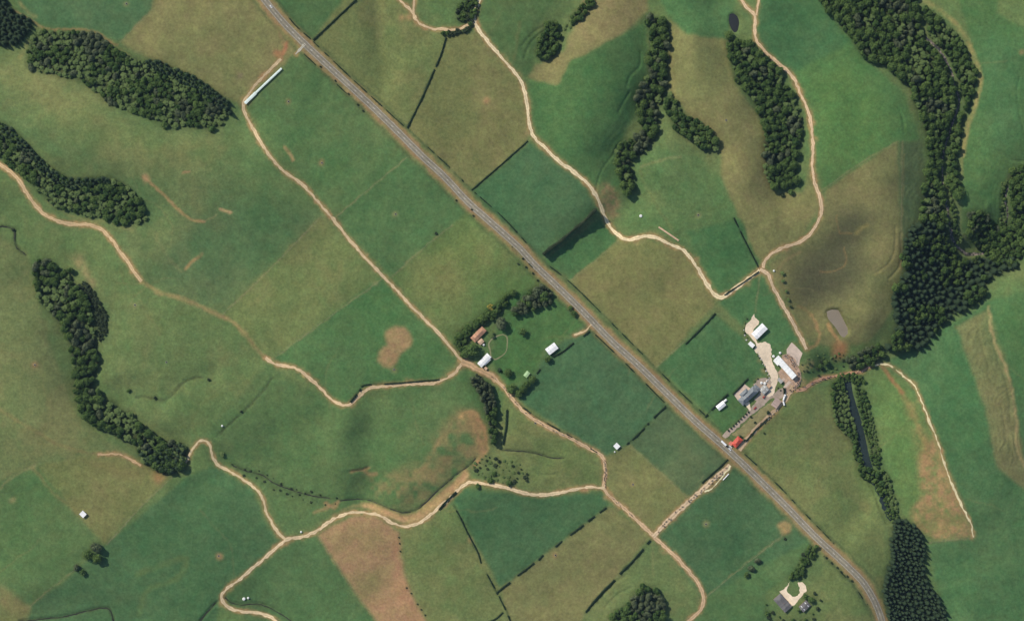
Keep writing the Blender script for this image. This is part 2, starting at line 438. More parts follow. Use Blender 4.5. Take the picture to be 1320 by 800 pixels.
# broad drier and lusher parts of the pasture
for wl, am, sd in ((75, .55, 11), (34, .4, 12), (15, .3, 13)):
    n = vnoise(PX, PY, wl, sd)
    C *= 1 + .14*am*(n-.5)[..., None]*np.array([2.2, .8, 1.4])
olv = np.clip((C[..., 0]/C[..., 1]-.50)*4.2, .12, 1.0)              # dry grass shows in the grazed-off paddocks, hardly in the lush ones
dry = np.clip((vnoise(PX, PY, 50, 14)*.5 + vnoise(PX, PY, 19, 15)*.3 + vnoise(PX, PY, 7, 18)*.2 - .48)*2.4, 0, .48)*olv
C[..., 0] *= 1-.07*(1-olv)
C = C*(1-dry[..., None]) + (C*.45 + S(134,127,90)*.55)*dry[..., None]
n = vnoise(PX, PY, 6, 16)*.5 + vnoise(PX, PY, 2.8, 17)*.5
C *= (1 + .22*(n-.5))[..., None]

# bare and worn ground
paint([(497,428),(506,421),(520,421),(528,429),(532,439),(527,449),(516,455),(511,467),(503,475),(493,473),(486,464),(489,452),(499,444)], S(160,136,103), .95, 2, .15, 6)
paint([(409,690),(432,676),(455,665),(482,664),(514,684),(517,722),(524,752),(550,806),(565,840),(500,840),(485,800),(452,752)], S(158,131,103), .97, 2, .08, 30)
paint([(450,745),(478,735),(498,728),(500,745),(475,775),(462,772)], S(116,118,80), .7, 8)
paint([(505,690),(516,690),(518,740),(535,775),(550,806),(530,806),(505,760),(512,730)], S(170,134,105), .6, 4, .3)
paint([(425,700),(460,672),(505,685),(500,705),(440,712)], S(128,124,86), .6, 9, .4)
paint([(465,620),(520,606),(555,592),(565,560),(590,528),(612,530),(627,555),(628,588),(600,610),(560,640),(530,655),(490,645)], S(154,132,97), .62, 8, .9, 16, 1)
paint([(590,530),(610,529),(622,545),(628,575),(620,592),(613,570),(606,545),(592,540)], S(172,138,102), .8, 3, .4, 9, 2)
paint([(462,648),(480,648),(520,664),(535,662),(560,642),(588,617),(602,603),(604,616),(585,632),(555,660),(530,675),(505,668)], S(190,158,118), 1.0, 2.0, .25, 7, 3)
paint([(1183,600),(1200,560),(1218,600),(1240,650),(1252,690),(1210,697),(1180,680),(1173,658),(1190,640)], S(166,136,103), .9, 4, .55, 8, 4)
paint([(1190,648),(1230,640),(1245,672),(1215,690),(1185,672)], S(120,124,80), .5, 4, .9, 5, 5)
paint([(1168,518),(1178,515),(1195,560),(1200,600),(1185,600),(1178,560)], S(165,135,98), .45, 5, .6, 10, 6)
stroke([(1138,472),(1150,490),(1162,505)], 5, S(160,112,85), .8, 2, .3)
stroke([(1162,505),(1180,540),(1192,570),(1200,595)], 6, S(160,125,90), .45, 3, .5)
stroke([(470,652),(500,664),(520,671),(540,668),(560,652),(585,630),(603,612)], 2.2, S(205,175,135), .8, 1.4, .4, 7)
stroke([(430,664),(455,652),(480,654)], 3, S(176,150,112), .5, 2, .4)
paint([(1038,462),(1060,455),(1092,452),(1096,472),(1075,480),(1050,488),(1038,480)], S(72,104,64), .8, 4, .3, 8)
stroke([(592,538),(600,531),(609,530),(619,542),(626,560),(627,578),(620,590),(612,599)], 4, S(180,146,108), .85, 1.6, .35, 7)
stroke([(570,560),(560,580),(553,596),(535,612)], 6, S(166,136,102), .5, 3, .6, 8)
# the effluent-irrigated hillside, dark and wet, with the arcs of the irrigator
paint([(1080,268),(1112,262),(1125,285),(1112,320),(1120,350),(1100,380),(1070,395),(1035,400),(1018,370),(1022,340),(1050,315),(1072,300)], S(84,88,66), 1.0, 15, .1, 40)
paint([(1085,280),(1118,272),(1122,290),(1098,318),(1080,320)], S(76,79,60), .7, 9)
paint([(1030,340),(1085,325),(1100,345),(1070,375),(1030,385)], S(84,86,66), .7, 12)
for pts in ([(1079,277),(1082,300),(1086,301),(1098,302)], [(1088,320),(1091,330),(1088,343),(1079,347)], [(1058,350),(1066,351),(1078,349)]): stroke(pts, 1.3, S(132,112,78), .7, 1)
stroke([(1104,300),(1112,293),(1118,290)], 4, S(138,130,85), .6, 2.5)
for pts in ([(1166,200),(1162,290),(1161,350)], [(1154,295),(1152,330),(1140,345),(1128,353)], [(1161,300),(1162,330),(1160,345),(1146,360)]): stroke(pts, 2, S(140,132,92), .5, 1.5, .3)
paint([(1072,450),(1078,440),(1088,440),(1094,450),(1086,462),(1074,462)], S(160,118,85), .8, 3)
stroke([(1068,418),(1075,432),(1083,442)], 4, S(175,140,100), .8, 1.5)
stroke([(1045,405),(1053,420),(1057,432),(1052,445),(1042,450)], 3.2, S(172,140,102), .75, 1.5, .2)
stroke([(1030,395),(1040,400),(1045,405)], 4, S(140,120,82), .5, 2)
# flowering scrub, reeds and pale rank grass beside the bush
for pts, w, a in (([(1250,60),(1262,90),(1263,110),(1256,140),(1245,170),(1241,200)], 6, .95), ([(1188,0),(1210,12),(1235,35),(1250,58)], 6, .9), ([(45,35),(62,40),(75,38),(100,38),(125,42),(150,60),(165,72)], 3, .5), ([(25,3),(33,14),(46,22)], 4, .6),
                  ([(868,40),(866,70),(866,100),(872,130)], 4, .4), ([(1238,205),(1240,230)], 4, .5), ([(25,75),(33,62),(36,55)], 5, .5), ([(60,258),(100,282),(140,286),(170,298)], 4, .4), ([(700,80),(720,82)], 4, .3), ([(930,50),(940,95)], 4, .4)):
    stroke(pts, w, S(150,145,98), a, 2, .5)
stroke([(15,13),(40,25),(50,34),(80,38),(100,38),(130,45),(145,57),(152,58)], 2.2, S(158,130,98), .75, 1.2, .3)
paint([(1120,445),(1140,450),(1135,470),(1115,470)], S(120,115,85), .4, 3)
# hillside slips
paint([(770,240),(785,235),(800,252),(797,280),(785,285),(778,262)], S(150,128,98), .8, 4, .75, 6, 7)
paint([(92,335),(102,325),(112,345),(125,372),(120,372),(105,350)], S(160,142,108), .7, 3, .5, 6, 8)
paint([(1003,676),(1013,670),(1022,678),(1017,686),(1008,689)], S(176,148,108), .9, 2, .3, 4, 9)
paint([(195,605),(215,612),(205,622),(198,617)], S(165,130,95), .8, 3)
paint([(800,307),(825,300),(845,296),(868,312),(850,308),(820,305)], S(140,132,95), .7, 3, .6, 6)
paint([(0,752),(10,760),(30,776),(40,785),(15,790),(0,775)], S(140,130,92), .7, 4, .4)
for c, r, col in (((510,276),3,PALE),((415,210),3.2,SOIL),((174,393),3,PALE),((508,476),3.4,PALE),((282,716),3.6,SOIL),((910,675),3.6,PALE),((45,470),3.4,SOIL),((627,129),4.5,SOIL),((372,131),3,SOIL),((900,277),3,PALE),((936,155),3,PALE),((690,545),3.4,MID),((816,624),2.6,SOIL),((716,715),3.5,SOIL),((606,695),3.2,SOIL),((16,645),4,PALE),((43,602),2.6,PALE),((324,109),3.2,PALE),((484,365),3.4,PALE),((339,99),5,S(140,112,85)),((358,70),5,S(165,115,90)),((518,24),3.2,SOIL),((527,23),3.2,SOIL),((1316,67),3,SOIL),((163,5),3.2,PALE),((310,98),3.5,S(130,120,100)),((240,22),2,PALE)):
    paint([(c[0]+r*math.cos(a), c[1]+r*math.sin(a)) for a in np.arange(0, 6.28, .6)], col, .75, 1.6)
stroke([(371,55),(367,65),(361,76)], 4.5, S(172,120,92), .85, 2, .2)
stroke([(330,-5),(342,12),(352,28),(362,45),(366,58)], 4, S(165,130,98), .6, 2, .5)
stroke([(186,229),(195,237),(212,252),(228,268),(243,281),(264,286)], 3, S(172,142,105), .85, 1.4, .2)
paint([(183,226),(190,225),(194,232),(187,236)], S(180,150,115), .8, 1.5)
stroke([(266,285),(278,277)], 1.6, PALE, .5, 1); stroke([(284,270),(290,272),(296,274)], 3.5, S(190,165,125), .85, 1.5)
stroke([(239,346),(246,338),(254,333),(260,327)], 3.4, S(165,132,98), .75, 1.8, .4)
stroke([(236,222),(244,221)], 2.4, SOIL, .7, 1.2)
stroke([(367,190),(373,198),(378,206)], 4, S(178,150,112), .8, 1.6, .3); stroke([(452,608),(465,606),(476,603)], 2.5, SOIL, .7, 1.5)
stroke([(470,606),(478,612),(485,611)], 3.5, SOIL, .6, 2); stroke([(420,648),(430,654),(436,646)], 4, SOIL, .7, 2, .4); stroke([(405,660),(420,655),(432,648)], 3, SOIL, .5, 2)
paint([(100,590),(130,594),(180,608),(182,618),(130,606)], S(128,118,82), .5, 4)
# faint wheel marks and stock paths
FAINT = [([(183,362),(200,375),(235,385),(270,400),(300,415),(318,432),(332,452),(342,461)], 4.6, S(150,136,98), 1.0),
         ([(0,528),(40,552),(80,575),(110,583),(132,585)], 3.5, S(132,120,84), .6), ([(45,600),(20,612),(0,628)], 2, PALE, .6), ([(42,603),(75,640),(100,660)], 4, S(135,122,84), .5),
         ([(200,300),(215,330),(235,350)], 3, PALE, .25), ([(255,565),(248,545),(262,520),(330,480),(325,440)], 5, S(108,118,74), .35),
         ([(964,296),(966,285),(971,284)], 1.4, PALE, .6), ([(965,296),(965,313)], 1.4, PALE, .6), ([(1275,395),(1279,430),(1290,460),(1302,490),(1310,540),(1312,580),(1320,600)], 2.4, S(172,156,116), .9),
         ([(1003,345),(1012,336),(1030,325)], 3, S(150,130,98), .4), ([(735,436),(715,434),(700,437)], 2.5, S(112,124,80), .5),
         ([(826,215),(860,205),(878,202)], 2.4, PALE, .5), ([(825,220),(835,245),(850,270),(872,305)], 2.4, S(112,115,76), .5), ([(670,30),(665,60),(662,88)], 3, S(112,118,78), .5),
         ([(812,310),(820,316),(836,307)], 1.6, PALE, .4), ([(840,700),(842,740)], 2, PALE, .3), ([(178,740),(215,725),(240,720),(228,745),(190,760),(180,790)], 8, S(102,120,74), .4)]
for pts, w, col, a in FAINT: stroke(pts, w, col, a, 2, .35)

# ------------------------------------------------------------------ lines of the farm: tracks, fences, hedges
TRACKS = [  # centre line, width, colour, label used nowhere (setting), ragged edge
 ([(362,76),(356,82),(345,93),(330,109),(317,127),(314,136),(316,146),(325,163),(335,182),(347,200),(365,220),(390,238),(410,260),(430,283),(450,308),(470,331),(500,362),(535,399),(552,416),(575,440),(597,467)], 3.6, (196,168,132)),
 ([(600,464),(588,478),(575,488),(560,493),(530,494),(500,497),(478,499),(468,505),(458,515),(449,522),(440,521),(428,515),(413,500),(398,486),(385,476),(372,472),(355,469),(342,461)], 4.4, (201,170,134)),
 ([(-20,196),(0,212),(12,221),(22,229),(32,245),(45,264),(58,276),(75,285),(95,289),(118,290),(130,295),(145,310),(155,325),(165,337),(172,350),(183,362)], 5.0, (192,160,122)),
 ([(595,466),(606,470),(620,478),(634,485),(640,490)], 8, (186,150,114)),
 ([(638,488),(648,498),(656,508),(664,518),(674,529),(690,541),(712,553),(740,567),(760,578),(775,586),(779,594),(780,610),(779,629),(788,641),(806,656),(828,677),(842,690),(852,700),(870,716),(886,734),(898,748),(905,762),(907,774),(901,788),(888,800),(875,820)], 5.0, (192,158,124)),
 ([(780,629),(772,628),(755,628),(728,633),(705,637),(685,637),(665,632),(650,627),(632,624),(616,622),(602,622),(592,630),(582,640),(568,652),(552,666),(535,676),(520,678),(505,673),(490,664),(474,661),(455,660),(440,664),(425,672),(408,684),(392,691),(370,695),(355,706),(335,724),(310,745),(292,759),(286,766),(288,776),(296,783),(312,787),(335,790),(350,796),(365,808)], 4.2, (206,178,142)),
 ([(370,695),(360,688),(350,672),(343,660),(340,645),(333,633),(320,622),(305,612),(290,604),(280,598),(274,588),(271,575),(266,568),(258,568),(250,576),(243,588),(240,596)], 3.6, (202,176,138)),
 ([(126,586),(140,585),(152,585),(163,589),(172,594),(182,599)], 3.0, (192,156,118)),
 ([(842,691),(855,677),(870,662),(885,649),(905,631),(925,613),(941,599)], 6.4, (202,172,140)),
 ([(908,633),(915,632),(924,622),(934,611),(942,600)], 2.0, (226,214,172)),
 ([(622,-20),(618,0),(612,17),(612,28),(622,45),(635,61),(650,78),(664,94),(673,108),(678,128),(681,150),(684,168),(692,181),(705,193),(720,207),(740,222),(756,235),(767,250),(774,265),(779,278),(785,290),(795,301),(808,309),(820,307),(835,304),(850,308),(865,316),(880,322),(890,332),(900,347),(912,367),(922,380),(930,383),(942,376),(960,363),(979,348)], 5.0, (214,190,152)),
 ([(500,-16),(515,0),(528,12),(534,22),(542,31),(555,37),(570,38),(588,38),(600,34),(612,28)], 3.4, (200,170,134)),
 ([(535,-15),(534,3),(533,16),(536,24)], 3.0, (196,166,130)),
 ([(945,-18),(957,3),(966,13),(973,21),(973,38),(974,50),(981,60),(990,70),(1003,82),(1017,93),(1025,105),(1033,123),(1042,143),(1046,165),(1048,190),(1047,215),(1050,235),(1057,255),(1059,272),(1055,285),(1046,300),(1030,312),(1012,318),(998,325),(988,333),(983,345)], 4.2, (200,168,134)),
 ([(980,-16),(978,3),(975,20)], 3.0, (192,160,126)),
 ([(980,346),(990,354),(995,366),(1003,382),(1013,400),(1024,420),(1034,438),(1040,450)], 5.0, (198,168,136)),
 ([(1022,497),(1016,510),(1005,522),(992,536),(975,552),(960,570),(953,580)], 6.0, (186,156,126)),
 ([(1026,503),(1036,501),(1048,493),(1062,487),(1080,484),(1100,480),(1112,478),(1122,471)], 4.4, (176,132,106)),
 ([(1122,472),(1132,470),(1145,470),(1155,476),(1168,487),(1177,494),(1184,508),(1190,522),(1197,540),(1205,560),(1213,583),(1222,610),(1232,635),(1243,658),(1252,676),(1254,692)], 2.1, (208,190,150)),
 ([(762,418),(756,425),(748,429),(740,432)], 3.0, (198,170,132)),
 ([(392,58),(386,64),(381,70)], 3.4, (176,166,150)),
]
for pts, w, c in TRACKS:
    stroke(pts, w+6, S(134,124,86), .5, 2.2, .75, 9)
    stroke(pts, w+2.2, S(172,142,106), .75, 1.2, .6, 6)
# highway verges: gravel shoulder, dry mown strip, rank grass by the fence
stroke(ROAD, 15, S(152,132,104), .85, 1.6, .25, 12)
for off, w, col, a in ((9.5, 4, S(122,124,84), .75), (-9.5, 4, S(122,124,84), .75), (12.5, 2.4, S(66,86,58), .6), (-12.5, 2.4, S(66,86,58), .7), (7.2, 2, S(168,128,94), .5), (-7.2, 2, S(168,128,94), .5)):
    stroke(ROAD, w, col, a, 1.4, .4, 9, 3, off=off)
for i, (pts, w, c) in enumerate(TRACKS):
    q = catmull(pts, 1.0)
    for k in range(len(q)//70):
        p = q[int(rng.integers(len(q)))]; a = rng.uniform(0, 6.28); r = rng.uniform(2.5, 5)
        c0 = (p[0]+math.cos(a)*w*.9, p[1]+math.sin(a)*w*.9)
        paint([(c0[0]+r*rng.uniform(.6, 1.3)*math.cos(t), c0[1]+r*rng.uniform(.6, 1.3)*math.sin(t)) for t in np.arange(0, 6.28, .5)], S(170,142,106), .75, 1.6, .75, 4, i)
for i in range(26):                                  # faint stock paths wandering over the pasture
    p = np.array([rng.uniform(0, 1320), rng.uniform(0, 800)]); a = rng.uniform(0, 6.28); q = [tuple(p)]
    for k in range(int(rng.integers(3, 7))):
        a += rng.normal()*.35; p = p+np.array([math.cos(a), math.sin(a)])*rng.uniform(14, 24); q.append(tuple(p))
    stroke(q, 1.0, S(136,130,92), .38, 1.3, .6, 12, i % 7)
FENCES = [  # px line, label
 ([(284,408),(345,350),(414,279)], 'post and wire fence along the paler paddock west of the lane'),
 ([(432,281),(480,240),(525,203)], 'post and wire fence crossing from the lane to the highway'),
 ([(505,356),(545,320),(583,290)], 'post and wire fence with pale rank grass joining lane and highway'),
 ([(352,463),(420,412),(492,360)], 'post and wire fence running down to the sharp bend of the farm lane'),
 ([(138,701),(180,655),(222,614)], 'post and wire fence between dark bush and the lone tree clump'),
 ([(38,782),(66,757),(96,734)], 'post and wire fence below the lone tree clump in the pasture'),
 ([(888,643),(850,607),(812,573)], 'post and wire fence between dark green and dry paddocks by the small white shed'),
 ([(905,773),(960,728),(1008,690)], 'post and wire fence past two round trees below the highway'),
 ([(736,361),(765,338),(798,310)], 'post and wire fence between the shelterbelt paddock and the dry paddock'),
 ([(846,473),(868,452),(884,438)], 'post and wire fence at the highway end of the dry paddock'),
 ([(980,352),(977,376),(974,402)], 'post and wire fence from track junction to the large white hay shed'),
 ([(410,692),(450,752),(485,800)], 'post and wire fence beside the bare brown paddock'),
 ([(1163,182),(1162,260),(1161,345)], 'post and wire fence along the hill crest beside the eastern bush'),
 ([(1198,699),(1225,696),(1252,693)], 'post and wire fence below the bare patch east of the river'),
 ([(1060,245),(1110,210),(1156,183)], 'post and wire fence between bright green and brown hillside paddocks'),
 ([(196,12),(175,34),(155,55)], 'post and wire fence meeting the worn track above the western bush'),
]
for pts, lab in FENCES: stroke(pts, 1.8, S(140,138,100), .6, 1.2, .5, 8)
HEDGES = [  # line, width, height, label
 ([(459,0),(440,18),(404,52)], 1.6, 1.7, 'dark clipped hedge meeting the highway beyond the white shelter'),
 ([(575,49),(568,72),(562,86)], 1.5, 1.7, 'dark clipped hedge below the scrubby track bend, above a gateway'),
 ([(560,90),(546,122),(525,165)], 1.6, 1.7, 'dark clipped hedge from a gateway down to the highway'),
 ([(680,182),(645,213),(608,245)], 1.2, 1.4, 'dark clipped hedge above the deep green paddock'),
 ([(922,404),(903,424),(884,443)], 1.5, 1.6, 'dark clipped hedge between dry paddock and green paddock by the dairy yard'),
 ([(946,281),(960,310),(977,343)], 1.3, 1.5, 'dark clipped hedge running down to the track junction'),
 ([(858,524),(850,531),(843,538)], 1.5, 1.6, 'short dark clipped hedge by the highway above the small white shed'),
 ([(836,545),(820,562),(808,572)], 1.5, 1.6, 'dark clipped hedge ending near the small white shed'),
 ([(739,442),(725,453),(712,460)], 1.6, 1.8, 'dark clipped hedge behind the white barn on the lawn'),
 ([(696,476),(692,481)], 1.8, 1.8, 'very short hedge stub near the pale green shed'),
 ([(760,427),(752,433)], 1.8, 1.8, 'short dark hedge beside the house driveway gate'),
 ([(781,654),(773,660)], 1.5, 1.8, 'short hedge piece nearest the lane junction in the broken row'),
 ([(766,665),(758,671)], 1.5, 1.8, 'second short hedge piece from the lane in the broken row'),
 ([(752,676),(735,689)], 1.5, 1.8, 'longer middle hedge piece of the broken row'),
 ([(724,697),(716,704)], 1.5, 1.8, 'short hedge piece beside a worn trough ring in the broken row'),
 ([(700,715),(694,721)], 1.5, 1.8, 'tiny hedge piece of the broken row'),
 ([(688,725),(677,734),(667,741)], 1.5, 1.8, 'last hedge piece of the broken row, joining the long hedge corner'),
 ([(657,750),(648,757),(641,763)], 1.5, 1.8, 'short hedge stub at the corner of the long hedge'),
 ([(838,696),(834,700)], 1.8, 2.0, 'small hedge clump beside the four-way lane crossing'),
 ([(829,707),(815,723),(799,739)], 1.8, 2.2, 'thick dark hedge below the four-way lane crossing'),
 ([(792,747),(786,753),(776,763),(768,772),(755,788)], 2.0, 2.4, 'thick dark hedge on the bank above the hillside bush'),
 ([(584,651),(592,664),(602,685),(616,712),(620,725)], 1.3, 1.5, 'dark hedge down the side of the deep green triangular paddock'),
 ([(628,740),(636,755),(641,765)], 1.3, 1.5, 'dark hedge from gateway to the long hedge corner'),
 ([(643,768),(650,782),(658,800)], 1.3, 1.5, 'dark hedge below the long hedge corner'),
 ([(648,789),(640,796),(632,800)], 1.3, 1.6, 'dark hedge stub reaching the long hedge from the dry paddock'),
 ([(980,499),(964,488),(945,508)][1:], 1.4, 1.6, 'low clipped hedge behind the grey-roofed farmhouse'),
 ([(938,508),(925,520),(909,537)], 1.6, 1.7, 'dark clipped hedge behind the long pale cottage'),
 ([(1011,500),(1011,507)], 2.4, 2.0, 'short green hedge in the dairy yard'),
 ([(992,537),(975,553),(962,568)], 1.5, 1.6, 'dark hedge between farm paddock and cattle race behind the red-roofed house'),
 ([(938,592),(925,604),(905,622)], 1.5, 1.6, 'dark hedge along the cattle race opposite the pale strip'),
 ([(466,498),(470,496),(500,494.5),(532,492),(566,489)], 1.3, 1.4, 'dark hedge along the bank of the western farm track'),
 ([(452,518),(459,509),(465,501)], 1.8, 1.8, 'short thick hedge on the track bend by the grassy hollow'),
 ([(653.5,528),(652.5,550),(648,572)], 1.8, 2.6, 'thin hedge row just beyond the tall tree row below the farm buildings'),
 ([(978,350),(955,366),(934,380)], 1.3, 1.5, 'dark hedge on the straight track to the junction'),
 ([(588,634),(577,644),(566,656)], 2.6, 2.0, 'bushy hedge on the bank above the curving lane'),
 ([(660,514),(690,536),(735,562),(770,583)], 1.2, 1.3, 'low hedge along the diagonal lane towards the small white shed'),
 ([(1111,702),(1112,703)][:0], 1, 1, ''),
]
HEDGES = [h for h in HEDGES if len(h[0]) > 1]
ROADSIDE = [
 ([(356,0),(368,17),(380,32),(400,50)], 'rough roadside hedge at the white car'), ([(404,54),(450,98),(500,144),(522,164)], 'rough roadside hedge along the olive paddock with a dark hollow'),
 ([(530,170),(556,194),(580,216)], 'rough roadside hedge beside a highway gateway'), ([(586,222),(606,243)], 'short rough roadside hedge up to the deep green paddock'),
 ([(612,248),(650,282),(690,326)], 'rough roadside hedge along the deep green paddock'), ([(702,338),(735,364),(780,408),(842,470)], 'rough roadside hedge along the dry paddock opposite the farmhouse'),
 ([(848,476),(880,508),(908,534)], 'rough roadside hedge before the long pale cottage'), ([(960,585),(1000,622),(1040,664),(1075,700)], 'rough roadside hedge below the red-roofed house'),
 ([(392,70),(430,105),(470,142)], 'sparse roadside hedge opposite the hedge by the olive paddock'), ([(760,424),(800,462),(856,518)], 'rough roadside hedge along the deep green paddock with a barn'),
 ([(1062,716),(1085,738),(1105,760),(1118,782)], 'scrubby roadside hedge by the grey-roofed house on the bend'), ([(1118,778),(1128,800)], 'thick scrub hedge on the road bend'),
 ([(660,318),(680,338),(692,350)], 'sparse scrub hedge at the end of the olive lawn paddock')]
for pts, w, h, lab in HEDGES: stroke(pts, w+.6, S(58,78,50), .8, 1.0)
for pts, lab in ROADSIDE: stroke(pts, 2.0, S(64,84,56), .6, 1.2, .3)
for pts, wd, dep in DITCHES: stroke(pts, wd*2.2, S(74,84,58), .6, 1.6, .4, 8); stroke(pts, wd*.9, S(52,60,42), .7, .9, .4, 7)

